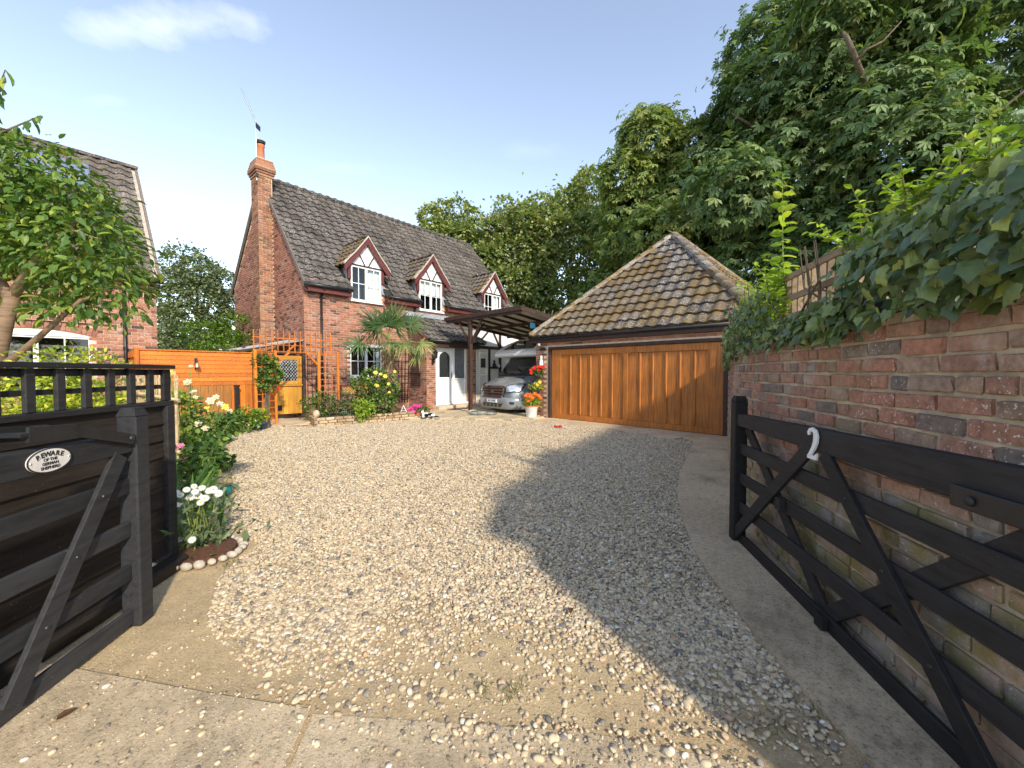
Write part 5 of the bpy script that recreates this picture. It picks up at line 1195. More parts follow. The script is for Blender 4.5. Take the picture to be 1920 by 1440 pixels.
# brushwood bundle
bw = thing('brushwood_screen', 'bundle of pale dry brushwood behind the end of the trellis', 'screen', (-3.9,4.2,0)); m_reed = plain('dry reed', (.50,.38,.22), .9, .4, 30)
for k in range(46):
    x = -4.15+.013*k; m = MB(); m.tube([(x,4.25+R.uniform(-.03,.03),0),(x+R.uniform(-.05,.05),4.25+R.uniform(-.04,.04),1.40+R.uniform(-.03,.06))], R.uniform(.005,.011), 5); m.build('cane', m_reed, bw)
for z in (1.15,.6): MB().tube([(-4.2,4.2,z+.12),(-3.5,4.2,z)], .018, 6).build('binding', m_reed, bw)
# ------------------------------------------------------------------ trellis and ivy on the wall
m_oldw = woody('weathered trellis timber', (.26,.19,.12), 'y', .35, .85, src='obj')
trl = thing('wall_top_trellis', 'weathered timber trellis on top of the curved brick wall', 'trellis', (2.1,2.7,1.79))
def wpos(y): 
    i = min(range(len(WL)), key=lambda k: abs(WL[k].y-y)); return WS[i]
s_a, s_b = wpos(3.15), wpos(1.55)
for z in (1.86,2.00,2.16):
    for k in range(10):
        a = s_a+(s_b-s_a)*k/10; b_ = s_a+(s_b-s_a)*(k+1)/10; p0, p1 = wc(a), wc(b_); q0 = p0[0]+p0[2]*-.06; q1 = p1[0]+p1[2]*-.06
        if k % 5 == 0: A0 = q0; 
        if k % 5 == 4: MB().beam((A0.x,A0.y,z), (q1.x,q1.y,z), .02, .042).build('slat', m_oldw, trl)
for k in range(17):
    p0 = wc(s_a+(s_b-s_a)*(k+.3)/17); q0 = p0[0]+p0[2]*-.085; MB().beam((q0.x,q0.y,1.80), (q0.x,q0.y,2.17), .02, .04, (p0[2].x,p0[2].y,0)).build('slat', m_oldw, trl)
ivy = thing('ivy', 'dark green ivy smothering the top of the curved brick wall', 'ivy', (1.8,2.0,1.79))
def ivy_items(n):
    P, O, S = [], [], []
    while len(P) < n:
        y = .75+(NR.random()**1.25)*7.6; p, tn, nr = wc(wpos(y)+NR.uniform(-.05,.05)); f = NR.random()
        near = max(0, min(1, (2.6-y)/1.2)); gap = 1 if 2.1 < y < 3.15 else 0
        zlo = 1.70+(-.02 if y < 2 else -.10*NR.random() if y < 3.3 else -.22*NR.random()); zhi = 2.20 if y < 2.15 else 2.05 if y < 3.0 else 2.12 if y < 4.5 else 2.0
        if gap and NR.random() < .96: zhi = 1.84
        z = zlo+(zhi-zlo)*f; bulge = (.06+.22*near)*math.sin(PI*min(1, .15+f*.85))+NR.uniform(-.30,.04) if y < 2.15 else NR.uniform(-.22,.10)
        q = p+nr*bulge; P.append((q.x,q.y,z)); O.append((nr.x*.8+NR.normal()*.3, nr.y*.8+NR.normal()*.3, .1+NR.normal()*.25)); S.append(NR.uniform(.030,.082) if y < 2.6 else NR.uniform(.030,.062))
    return np.array(P), np.array(O), np.array(S)
P, O, S = ivy_items(7500); tv, tf = T_ivy(); ivm = mesh_np('leaf', tv, tf, g_iv)
n = len(P); dr = np.stack([O[:,0]*.35+NR.normal(size=n)*.35, O[:,1]*.35+NR.normal(size=n)*.45, -.75+NR.normal(size=n)*.35], 1); RT = frames(dr, O+rv(n)*.30)
vis = [inframe(p, 0) for p in P]; key = np.array([S[i]/np.linalg.norm(P[i]-np.array([0,0,CAMZ])) if vis[i] else 0 for i in range(n)])
front = np.array([(O[i]*(np.array([0,0,CAMZ])-P[i])).sum() for i in range(n)]); order = np.argsort(-key*(1+.3*(front > 0)))
for i in order[:300]:
    M = Matrix(RT[i].tolist()).to_4x4(); M.translation = Vector(P[i]); link(bpy.data.objects.new('leaf', ivm), ivy, M @ Matrix.Diagonal((S[i],S[i],S[i],1)))
r_ = order[300:]; o = scatter('leaves', g_iva, ivy, tv, tf, P[r_], RT[r_], S[r_], NR.random(len(r_))*.95); o['kind'] = 'stuff'
m = MB()
for k in range(26):
    y = NR.uniform(.9,5.5); p, tn, nr = wc(wpos(y)); p2 = wc(wpos(y)+NR.uniform(-.6,.6))[0]; m.tube([(p.x-nr.x*.05,p.y-nr.y*.05,1.78), (p2.x-nr.x*-.02,p2.y-nr.y*-.02,2.0), (p2.x+nr.x*.05,p2.y+nr.y*.05,2.25)], [.009,.006,.003], 5)
for (y0, dz) in ((2.55,-.22),(2.2,-.14),(3.4,-.25)):
    p, tn, nr = wc(wpos(y0)); p2 = wc(wpos(y0)-.35)[0]; m.tube([(p.x+nr.x*.03,p.y+nr.y*.03,1.80),(p2.x+nr.x*.04,p2.y+nr.y*.04,1.70),(wc(wpos(y0)-.6)[0].x+nr.x*.03,wc(wpos(y0)-.6)[0].y,1.79+dz)], [.004,.003,.002], 5)
m.build('stem', m_bark, ivy)
# bright lime climber with an upright shoot
lm = thing('lime_climber', 'bright lime green climber with one tall upright shoot above the trellis', 'climber', (2.25,3.1,1.79)); m = MB(); P, O, S = [], [], []
def shoot(pts, n, sz, spread=.05):
    pts = [Vector(p) for p in pts]; m.tube(pts, [.005]*(len(pts)-1)+[.001], 5)
    for i in range(n):
        f = (i+.5)/n*(len(pts)-1); k = int(f); p = pts[k].lerp(pts[k+1], f-k); a = i*2.4; P.append(p); O.append((math.cos(a), math.sin(a), .25)); S.append(sz*(1.15-.5*i/n))
shoot([(2.16,3.15,1.9),(2.08,3.1,2.3),(2.03,3.05,2.95)], 60, .13)
for k in range(34):
    y = R.uniform(3.05,4.2); p = wc(wpos(y))[0]; h = R.uniform(.25,.62); shoot([(p.x+.12,p.y,1.82),(p.x+.1+R.uniform(-.1,.1),p.y+R.uniform(-.1,.1),1.82+h*.6),(p.x+.1+R.uniform(-.18,.15),p.y+R.uniform(-.2,.2),1.82+h)], 22, R.uniform(.06,.10))
for k in range(16):
    y = R.uniform(1.25,2.1); p, tn, nr = wc(wpos(y)); shoot([(p.x,p.y,2.04),(p.x-.08,p.y+.1,2.15),(p.x-.1+R.uniform(-.15,.05),p.y+R.uniform(-.1,.2),2.17+R.uniform(0,.12))], 18, .062)
P, O, S = np.array([tuple(p) for p in P]), np.array(O), np.array(S); foliage('foliage', lm, P, O, S, g_lime, T_leaf(.27), .15, .6, .35); m.build('stem', plain('green stem', (.20,.25,.06), .7), lm, kind='stuff')
# ------------------------------------------------------------------ garden plants
m_rosew = plain('cream rose petal', (.64,.58,.40), .6, .12, 30); m_rosey = plain('yellow rose petal', (.80,.62,.10), .6, .2, 30); m_pink = plain('pink petal', (.70,.22,.38), .6, .2, 30); m_mag = plain('magenta petal', (.66,.05,.30), .6, .25, 30)
m_red = plain('red petal', (.70,.03,.015), .6, .25, 30); m_orf = plain('orange petal', (.80,.20,.03), .6, .3, 30); m_daisy = plain('white daisy petal', (.66,.65,.58), .6, .06, 30); m_yc = plain('yellow flower centre', (.70,.42,.03), .8, .2, 30)
def bloom(mat, rings=((6,1.0,.25),(5,.72,.55),(4,.42,.8)), nm='flower'):
    m = MB()
    for (n, r, lift) in rings:
        for k in range(n):
            a = 2*PI*k/n+r*3; c, s = math.cos(a), math.sin(a); wv = .62*r
            def q(x, y, z): return (x*c-y*s, x*s+y*c, z)
            m.add([q(.05*r,-.12*r,0), q(.55*r,-wv*.55,lift*.3), q(r,-wv*.3,lift*.55+.1), q(r,wv*.3,lift*.55+.1), q(.55*r,wv*.55,lift*.3), q(.05*r,.12*r,0)], [(0,1,4,5),(1,2,3,4)])
    return m.mesh(nm, mat)
def daisy():
    m = MB()
    for k in range(18):
        a = 2*PI*k/18; c, s = math.cos(a), math.sin(a)
        def q(x, y, z): return (x*c-y*s, x*s+y*c, z)
        m.add([q(.2,-.06,.02),q(.6,-.13,.06),q(1,-.05,-.03),q(1,.05,-.03),q(.6,.13,.06),q(.2,.06,.02)], [(0,1,4,5),(1,2,3,4)])
    return m.mesh('flower', m_daisy)
MR_W, MR_Y, MD = bloom(m_rosew), bloom(m_rosey), daisy(); MR_P, MR_M, MR_R, MR_O = bloom(m_pink), bloom(m_mag), bloom(m_red), bloom(m_orf, ((6,1.0,.9),(5,.6,1.2)))
def flower(me, p, r, parent, tilt=None, centre=False):
    p = Vector(p); d = Vector(tilt) if tilt else (Vector((0,0,CAMZ))-p).normalized()+Vector((R.uniform(-.5,.5),R.uniform(-.3,.3),R.uniform(.2,.9)))
    M = Matrix.Translation(p) @ d.to_track_quat('Z','Y').to_matrix().to_4x4() @ Matrix.Rotation(R.uniform(0,6), 4, 'Z') @ Matrix.Diagonal((r,r,r,1)); o = link(bpy.data.objects.new('flower', me), parent, M)
    if centre:
        c = MB().ball((0,0,.02), (.26,.26,.12), 10, 5).build('flower_centre', m_yc, o, smooth=True); c.matrix_parent_inverse = I4
    return o
def stems(parent, base, tips, r=.006, mat=None):
    m = MB()
    for tp in tips: tp = Vector(tp); b = Vector(base)+Vector((R.uniform(-.12,.12),R.uniform(-.12,.12),0)); m.tube([b, b.lerp(tp,.55)+Vector((0,0,.06)), tp], [r*1.4,r,r*.6], 5)
    return m.build('stem', mat or bpy.data.materials['green stem'], parent)
# cream rose bush by the end of the black fence
rb = thing('rose_bush', 'tall rose bush with cream and yellow blooms at the end of the black fence', 'rose', (-3.75,4.7,0)); tips = []
for (u, v, yel, r) in ((352,717,0,.055),(362,735,0,.05),(318,700,1,.06),(358,687,0,.03),(395,752,0,.06),(388,768,1,.055),(412,758,0,.05),(422,763,1,.05),(430,772,0,.05),(372,795,0,.055),(385,803,0,.05),(366,745,0,.035),(405,745,0,.045)):
    p = at(u, v, 4.7+R.uniform(-.15,.15)); tips.append(p); flower(MR_Y if yel else MR_W, p, r*.8, rb)
stems(rb, (-3.75,4.7,0), tips+[at(340,760,4.7), at(430,790,4.7)], .007)
P, O = clump_points([(tuple(at(345,770,4.7)),(.22,.2,.2)),(tuple(at(395,800,4.7)),(.28,.2,.2)),(tuple(at(350,850,4.6)),(.22,.2,.22)),(tuple(at(385,830,4.7)),(.2,.2,.2)),(tuple(at(430,800,4.9)),(.16,.15,.12))], 620, .15, .1); foliage('foliage', rb, P, O, NR.uniform(.04,.085,620), g_rose, T_leaf(.36), .3, .6)
# pink flowers
pk = thing('pink_geranium', 'small pink flowers low among the leaves below the cream roses', 'flower', (-3.3,3.95,0)); tips = [at(332,838,3.95), at(340,836,3.95), at(350,862,3.95), at(344,870,3.95)]
for p in tips: flower(MR_P, p, .028, pk)
stems(pk, (-3.25,3.95,0), tips, .005); P, O = clump_points([(tuple(at(355,900,3.9)),(.22,.18,.22)),(tuple(at(385,860,4.0)),(.16,.15,.2))], 420, .15, .1); foliage('foliage', pk, P, O, NR.uniform(.05,.09,420), g_rose, T_leaf(.34), .3, .6)
# strap leaves
sl_ = thing('strap_leaf_plant', 'clump of upright strap leaves between the roses and the daisies', 'plant', (-2.95,3.6,0)); n = 26; P = np.tile(np.array([[-2.95,3.6,.0]]), (n,1))+NR.normal(size=(n,3))*np.array([.06,.06,0]); O = np.stack([NR.normal(size=n)*.35, NR.normal(size=n)*.3, np.ones(n)], 1)
scatter('foliage', g_rose, sl_, *T_blade(), P, frames(O, rv(n)), NR.uniform(.40,.70,n), NR.random(n))
# daisies with stone ring
ds = thing('daisy_clump', 'clump of white daisies at the corner of the black fence', 'daisies', (-2.52,3.2,0)); tips = []
for (u, v) in ((350,918),(366,922),(378,915),(338,928),(358,932),(372,930),(342,940),(392,920),(410,925),(400,918),(330,925),(384,934),(364,912),(348,952),(376,942),(360,1012),(336,945),(404,932)):
    p = at(u, v, 3.12+R.uniform(-.12,.2)) if v < 1000 else at(u, v, 2.98); tips.append(p); flower(MD, p, R.uniform(.024,.034), ds, None, True)
stems(ds, (-2.54,3.22,.02), tips, .004); n = 260; P = np.array([(-2.54,3.22,.02)])+NR.normal(size=(n,3))*np.array([.13,.13,0])+np.array([[0,0,1]])*(NR.random(n)**1.4*.42)[:,None]; O = np.stack([NR.normal(size=n)*.6, NR.normal(size=n)*.6, np.full(n,.5)], 1)
scatter('foliage', g_grey, ds, *T_leaf(.14,.04), P, frames(O, rv(n)+np.array([0,0,.8])), NR.uniform(.07,.14,n), NR.random(n))
MB().prism([(-2.50+.27*math.cos(a)*1.05,3.12+.24*math.sin(a),.002) for a in np.linspace(0,2*PI,24)[:-1]], (0,0,.05)).build('bed_soil', plain('red bark mulch', (.13,.055,.03), .95, .5, 40, 1.0, 90), ds)
m_stone = plain('pale edging stone', (.46,.40,.32), .9, .25, 14, .8, 40)
for k in range(17):
    a = -2.4+k*.245; p = (-2.49+.31*math.cos(a)*1.05, 3.11+.27*math.sin(a), .035); o = MB().ball(p, (R.uniform(.025,.05),R.uniform(.022,.04),R.uniform(.02,.035)), 7, 5).build('edging_stone', m_stone, None, smooth=True)
    o.name = 'edging_stone'; tag(o, 'pale stone in the ring edging the daisy bed', 'stone', 'stones edging the daisy bed')
# leafy ground cover further along the bed
for i, (u, v, Y, r) in enumerate(((430,800,9.3,.38),(455,785,10.0,.42),(400,815,7.8,.35),(372,835,6.4,.32),(398,868,5.2,.22))):
    g = on_ground(u, 812 if i < 2 else v+18) ; bush('bed_plant', ('spreading green plant below the roses near the blue pot','leafy plant at the foot of the black post light','low green plant under the cream rose blooms','low leafy plant behind the cream roses','low leafy plant beside the gravel edge below the roses')[i], (g.x,g.y,0), (g.x,g.y,r*.6), (r*1.2,r,r*.7), 10, r*.35, 700, (.05,.09), g_lr if i < 2 else g_rose, T_leaf(.36), 80+i, cat='plant', group='plants along the left bed')
# blue pot
def pot(nm, label, p, prof, mat, n=16):
    t_ = thing(nm, label, 'pot', tuple(p)); MB().lathe(tuple(p), prof, n).build('pot', mat, t_, smooth=True); MB().lathe((p[0],p[1],p[2]+prof[-1][1]-.03), [(.001,0),(prof[-1][0]*.9,.01),(.001,.012)], n).build('compost', m_soil, t_); return t_
p = on_ground(487, 806); m_bp = plain('blue glazed pot', (.05,.07,.13), .2, .6, 22, spec=.6)
bpot = pot('plant_pot', 'blue glazed pot with a small yellow-green plant by the trellis arch', p, [(.13,0),(.15,.02),(.21,.16),(.24,.18),(.24,.21),(.21,.21)], m_bp)
P, O = clump_points([((p.x,p.y,.34),(.22,.2,.16))], 260, .2, .1); foliage('plant', bpot, P, O, NR.uniform(.05,.10,260), g_vg, T_leaf(.3), .1)
# arch climber, roses, palm, bench
q = A.p(-.2,-.06,1.25); cb_ = bush('arch_climber', 'leafy climber growing up the left side of the trellis arch', tuple(A.p(-.2,-.05,-.04)), tuple(A.p(-.25,-.05,1.45)), (.26,.2,.50), 14, .16, 900, (.06,.11), g_rose, T_leaf(.38), 91, cat='climber')
flower(MR_R, A.p(.0,-.18,.98), .05, cb_)
bush('arch_shrub', 'dark green shrub at the foot of the right side of the trellis arch', (-5.45,11.3,.18), (-5.40,11.3,.55), (.42,.35,.38), 12, .2, 700, (.05,.09), g_rose, T_leaf(.3), 92)
bush('bed_shrub', 'dark green shrub in front of the bench in the raised bed', (-4.75,11.5,.18), (-4.85,11.5,.50), (.48,.35,.36), 12, .2, 900, (.05,.09), g_grey, T_leaf(.3), 93)
yr = bush('rose_bush', 'bushy rose with yellow blooms under the ground floor window', (-4.02,11.75,.18), (-4.02,11.75,.98), (.58,.42,.80), 24, .26, 2600, (.05,.09), g_rose, T_leaf(.38), 94, cat='rose', stems=6)
for (u, v, r) in ((704,699,.065),(714,702,.055),(722,706,.065),(706,723,.065),(729,720,.05),(740,697,.045),(685,721,.045),(730,736,.045),(690,710,.04)): flower(MR_Y, at(u, v, 11.35), r, yr)
bush('lime_shrub', 'bright lime green shrub beside the bench in the raised bed', (-4.15,11.2,.18), (-4.15,11.15,.38), (.34,.28,.28), 10, .16, 700, (.05,.08), g_lime, T_leaf(.34), 95)
bn = thing('garden_bench', 'dark wooden bench with an ornate yellow cast back under the window', 'bench', (-4.7,12.35,.19)); B_ = Fr((-4.95,12.0,.19), AH)
for x in (0,.95): MB(B_).box(x-.03,x+.03,.36,.42,0,.86).build('leg', m_maroon, bn); MB(B_).box(x-.03,x+.03,-.02,.04,0,.55).build('leg', m_maroon, bn); MB(B_).beam((x,0,.56),(x,.40,.60),.05,.035).build('arm_rest', m_maroon, bn)
for k in range(4): MB(B_).box(0,.95,.02+k*.09,.09+k*.09,.40,.425).build('seat_slat', m_maroon, bn)
for z in (.50,.80): MB(B_).box(0.03,.92,.37,.41,z,z+.05).build('back_rail', m_maroon, bn)
m = MB(B_); m_cast = plain('yellow painted casting', (.62,.38,.08), .5, .2, 20)
for k in range(9):
    for j in range(3): m.tube([(.10+k*.094+.042*math.cos(a), .39, .59+j*.085+.036*math.sin(a)) for a in np.linspace(0,2*PI,9)], .010, 5)
m.build('cast_back', m_cast, bn)
MB(B_).ball((.45,.15,.47), (.13,.11,.05)).build('cushion', m_red, None, smooth=True, label='small red cushion on the garden bench', cat='cushion')
pm_ = thing('palm_tree', 'fan palm with shaggy trunk in front of the cottage window', 'palm', (-3.75,12.35,.19)); pc = Vector((-3.80,12.3,2.45))
m = MB(); m.tube([(-3.72,12.35,.15),(-3.73,12.34,.8),(-3.78,12.32,1.6),(-3.80,12.3,2.4)], [.10,.11,.15,.13], 12); m.build('trunk', plain('palm fibre', (.24,.16,.09), .95, .5, 30, 1.0, 60, stretch=(3,3,.6)), pm_, smooth=True)
n = 260; a = NR.uniform(0,2*PI,n); z = NR.uniform(1.0,2.35,n); P = np.stack([-3.78+.13*np.cos(a), 12.32+.13*np.sin(a), z], 1); O = np.stack([np.cos(a)*.5, np.sin(a)*.5, np.full(n,-.6)], 1)
scatter('trunk_fibre', plain('dry palm fibre', (.34,.24,.13), .95, .4, 30), pm_, *T_blade(), P, frames(O, rv(n)), NR.uniform(.15,.35,n), NR.random(n))
def fan(tip_dir, ln, rad, nm_rnd, hang=0.0):
    d = Vector(tip_dir).normalized(); b = pc+d*ln; MB().tube([pc, pc+d*ln*.5+Vector((0,0,.05)), b], [.016,.013,.010], 6).build('petiole', bpy.data.materials['green stem'], pm_)
    nb = 32; nrm = (Vector((0,0,CAMZ))-b).normalized()*.6+Vector((0,0,.7)); x = d; y = nrm.cross(x).normalized(); Pp, Oo, Nn = [], [], []
    z = x.cross(y)
    for k in range(nb):
        a = (k/(nb-1)-.5)*math.radians(250); v = x*math.cos(a)+y*math.sin(a); v = v+Vector((R.uniform(-.12,.12),R.uniform(-.12,.12),-hang+R.uniform(-.12,.12))); Pp.append(tuple(b)); Oo.append(tuple(v)); Nn.append(tuple(z+y*(.5 if k % 2 else -.5)))
    V_, F_ = T_blade(); V_ = V_*np.array([1,.60,1.6]); sz = NR.uniform(.72,1.08,nb)*rad
    scatter('fan_leaf', g_pal, pm_, V_, F_, np.array(Pp), frames(np.array(Oo), np.array(Nn)), sz, np.clip(nm_rnd+NR.normal(size=nb)*.15,0,1))
for (dx, dy, dz, ln, rad, rn, hg) in ((-.75,-.5,-.15,.62,.52,.45,.25),(-.45,-.3,.55,.40,.60,.35,0),(.05,-.4,.75,.38,.62,.45,0),(.45,-.2,.75,.42,.60,.5,0),(.85,.2,.55,.62,.55,.55,0),(.65,-.5,-.2,.52,.50,.85,.45),(.95,.1,-.12,.75,.48,.95,.5),(.25,-.6,-.15,.48,.50,.7,.4),(-.1,.6,.6,.45,.6,.3,0),(-.6,.4,.5,.5,.55,.35,0),(.5,.3,-.3,.7,.5,.9,.5),(-.2,-.7,.2,.45,.5,.4,.1)): fan((dx,dy,dz), ln*1.35, rad*1.28, rn, hg)
# pink flower pot by the porch
p = Vector((-2.98,12.62,.06)); pp_ = pot('plant_pot', 'low pot of magenta flowers beside the porch', p, [(.10,0),(.12,.02),(.15,.14),(.15,.16),(.13,.16)], m_terra); P, O = clump_points([((p.x+.10,p.y,.24),(.28,.2,.12))], 260, .2, .1); foliage('plant', pp_, P, O, NR.uniform(.05,.08,260), g_rose, T_leaf(.35), .2)
for k in range(16): flower(MR_M, (p.x-.10+R.uniform(-.16,.22), p.y-.12+R.uniform(-.08,.1), .26+R.uniform(-.06,.13)), R.uniform(.05,.065), pp_)
# garage pillar ornaments
def gp3(x, y, z): return G.p(x, y, z)
sl2 = thing('security_light', 'small white security light high on the garage pillar', 'light', tuple(gp3(.25,-.05,2.28))); p = gp3(.22,-.10,2.30); MB().ball(tuple(p), .05).build('lamp_head', m_white, sl2, smooth=True); p = gp3(.32,-.05,2.18); MB(G).box(.22,.40,-.06,-.005,2.12,2.20).build('sensor', m_black, sl2); 
an_ = thing('wall_ornament', 'white figure ornament on the garage pillar above the red geraniums', 'ornament', tuple(gp3(.28,-.06,1.72))); MB(G).lathe((.28,-.07,1.60), [(.06,0),(.075,.02),(.06,.12),(.05,.20),(.025,.24),(.04,.28),(.035,.33),(.005,.36)], 12).build('figure', m_white, an_, smooth=True)
def hang(nm, label, x, z, me, cols, nfl, leafm, n=240, rr=.20):
    c = gp3(x,-.18,z); t_ = thing(nm, label, 'hanging pot', tuple(c)); MB().lathe((c.x,c.y,c.z-.16), [(.05,0),(.10,.04),(.13,.13),(.13,.15),(.11,.15)], 14).build('pot', m_dark, t_, smooth=True)
    MB(G).beam((x,-.01,z+.02),(x,-.10,z+.02),.02,.02).build('bracket', m_black, t_)
    P, O = clump_points([((c.x,c.y-.02,c.z+.06),(rr,rr*.8,rr*.75))], n, .2, .1); foliage('plant', t_, P, O, NR.uniform(.04,.07,n), leafm, T_leaf(.4), .3)
    for k in range(nfl): flower(me, (c.x+R.uniform(-.22,.2), c.y-.10+R.uniform(-.1,.05), c.z+R.uniform(.0,.24)), R.uniform(.05,.07), t_)
hang('hanging_pot', 'hanging pot of red geraniums on the garage pillar', .22, 1.38, MR_R, 0, 9, g_rose); hang('hanging_pot', 'hanging pot of pale yellow-green succulents on the garage pillar', .18, .92, MR_Y, 0, 3, g_vg)
p = Vector((.60,12.28,.04)); bk = pot('bucket_planter', 'white bucket planter with orange lilies at the garage corner', p, [(.14,0),(.155,.02),(.19,.30),(.205,.31),(.205,.34),(.18,.34)], m_white)
MB().lathe((p.x,p.y,p.z+.325), [(.195,0),(.215,.01),(.215,.05),(.19,.05)], 18).build('terracotta_rim', m_terra, bk, smooth=True)
P, O = clump_points([((p.x,p.y,.50),(.24,.2,.15))], 260, .2, .1); foliage('plant', bk, P, O, NR.uniform(.06,.11,260), g_lime, T_leaf(.22), .1)
for k in range(16): flower(MR_O, (p.x+R.uniform(-.24,.26), p.y-.05+R.uniform(-.12,.1), .55+R.uniform(-.02,.20)), R.uniform(.06,.08), bk)
# ------------------------------------------------------------------ lantern, cat, small things
ln_ = thing('wall_lantern', 'black coach lantern on the porch pier beside the front door', 'lantern', tuple(H.p(4.02,-1.2,2.0))); c = H.p(4.02,-1.28,1.92)
MB().lathe(tuple(c), [(.03,0),(.075,.03),(.085,.20),(.11,.22),(.02,.32)], 6).build('lamp_cage', m_black, ln_); MB(H).tube([(4.02,-1.10,1.80),(4.02,-1.22,1.78),(4.02,-1.28,1.92)], .012).build('bracket', m_black, ln_); MB(H).box(3.98,4.06,-1.125,-1.10,1.70,1.90).build('back_plate', m_black, ln_)
MB(H).box(4.40,5.25,PY-.75,PY-.36,.055,.085).build('doormat', m_black, None, label='dark doormat in front of the white front door', cat='doormat', bevel=.006)
mc = NT('cat fur'); sx = mc.n('ShaderNodeSeparateXYZ'); mc.l(mc.geo, sx.inputs[0]); 
f = mc.n('ShaderNodeMath'); f.operation = 'ADD'; mc.l(sx.outputs[0], f.inputs[0]); nn = mc.n('ShaderNodeMath'); nn.operation = 'MULTIPLY'; mc.l(mc.noise(9,3), nn.inputs[0]); nn.inputs[1].default_value = .25; mc.l(nn.outputs[0], f.inputs[1])
cc = mc.ramp(mc.noise(8,2,.4), [(.49,(.012,.012,.013)),(.53,(.75,.73,.70))]); mp_ = mc.n('ShaderNodeMapRange'); mp_.inputs[1].default_value = -2.62; mp_.inputs[2].default_value = -2.58; mc.l(f.outputs[0], mp_.inputs[0]); fac = mp_.outputs[0]
cc = mc.mix(fac, (.012,.012,.013), cc); m_cat = mc.fin(cc, .85, 0, .15)
cx, cy, cz = -2.70, 12.12, .066; m = MB()
m.ball((cx,cy,cz+.075), (.085,.08,.085)); m.ball((cx+.11,cy+.01,cz+.07), (.13,.085,.075)); m.ball((cx+.25,cy+.02,cz+.065), (.12,.09,.07)); m.ball((cx-.02,cy-.04,cz+.165), (.048,.05,.046)); m.ball((cx-.02,cy-.085,cz+.152), (.022,.022,.018))
for s in (-1,1): m.lathe((cx-.02+s*.028,cy-.03,cz+.20), [(.018,0),(.012,.02),(.003,.042)], 8)
m.tube([(cx+.02,cy-.05,cz+.03),(cx+.10,cy-.13,cz+.025),(cx+.17,cy-.16,cz+.02)], [.03,.024,.022], 8); m.tube([(cx-.03,cy-.05,cz+.03),(cx+.03,cy-.15,cz+.025),(cx+.10,cy-.19,cz+.02)], [.03,.024,.022], 8)
m.tube([(cx+.25,cy-.04,cz+.03),(cx+.30,cy-.13,cz+.025),(cx+.24,cy-.18,cz+.02)], [.04,.028,.022], 8); m.tube([(cx+.34,cy+.02,cz+.03),(cx+.44,cy+.0,cz+.022),(cx+.50,cy-.06,cz+.02)], [.03,.018,.012], 8)
cat = m.build('cat', m_cat, None, label='black and white cat lying on the paving in front of the porch', cat='cat'); rm = cat.modifiers.new('r','REMESH'); rm.mode = 'VOXEL'; rm.voxel_size = .009; rm.use_smooth_shade = True; s_ = cat.modifiers.new('s','SMOOTH'); s_.iterations = 4
MB().ball((-1.30,13.2,.12), (.17,.13,.08)).build('stone', m_stone, None, smooth=True, label='pale rock on the paving below the carport post', cat='stone')
t = NT('clear plastic'); 
mp2 = MB(); 
for (dx, dy, r, h) in ((0,0,.24,.18),(.28,-.05,.2,.15),(-.25,.02,.18,.13)): mp2.ball((-.95+dx,12.75+dy,.06+h*.5), (r,.16,h*.6), 12, 7)
o = mp2.build('plastic_sheet', glassy('clear plastic sheet', (.85,.90,.88), .25), None, smooth=True, label='crumpled clear plastic bag on the paving left of the motorhome', cat='bag'); dsp = o.modifiers.new('r','REMESH'); dsp.mode = 'VOXEL'; dsp.voxel_size = .03
bpy.data.materials.remove(t.m)
p = on_ground(424, 918, .07); MB().ball((p.x,p.y,.065), .065, 20, 14).build('ball', plain('teal rubber', (.01,.17,.19), .3, .1, 5, spec=.5), None, smooth=True, label='teal rubber ball on the gravel beside the daisies', cat='ball')
p = on_ground(1046, 801, .03); m = MB(); m.ball((p.x-.06,p.y,.045), (.045,.04,.04)); m.ball((p.x+.06,p.y,.045), (.045,.04,.04)); m.tube([(p.x-.06,p.y,.045),(p.x+.06,p.y,.045)], .022); m.build('dog_toy', plain('red rubber', (.38,.012,.015), .45, .1), None, smooth=True, label='red rubber dog toy on the gravel in front of the garage', cat='toy')
MB(G).box(-.30,-.26,.05,.25,2.86,3.04).build('blue_sign', plain('light blue sign', (.12,.50,.72), .4, .1), None, label='small light blue sign under the carport edge beside the garage roof', cat='sign')
st = thing('plant_stand', 'small white folding stand on the raised bed beside the palm', 'stand', (-3.35,12.2,.19))
for s in (-1,1): MB().tube([(-3.30,12.15,.42),(-3.30+s*.10,12.15,.20)], .010).build('leg', m_white, st)
MB().tube([(-3.36,12.15,.26),(-3.24,12.15,.26)], .008).build('crossbar', m_white, st)
# television aerial
ae = thing('television_aerial', 'television aerial on a white mast strapped to the chimney', 'aerial', tuple(H.p(-.43,2.5,8.0))); 
MB(H).tube([(-.44,2.48,7.85),(-.44,2.48,9.82)], .013, 8).build('mast', m_white, ae); b0, b1 = Vector((-.40,2.40,9.58)), Vector((-.72,2.75,10.75))
MB(H).tube([tuple(b0),tuple(b1)], .012, 6).build('boom', m_steel, ae); dd = (b1-b0).normalized(); sd2 = dd.cross(Vector((0,0,1))).normalized()
for k in range(16):
    p = b0+(b1-b0)*(.12+.88*k/15); MB(H).tube([tuple(p-sd2*.09),tuple(p+sd2*.09)], .005, 5).build('element', m_black, ae)
MB(H).beam(tuple(b0-sd2*.12),tuple(b0+sd2*.12),.02,.16).build('reflector', m_black, ae)
MB(H).box(-.47,-.41,2.42,2.50,7.95,8.08).build('clamp', m_black, ae)
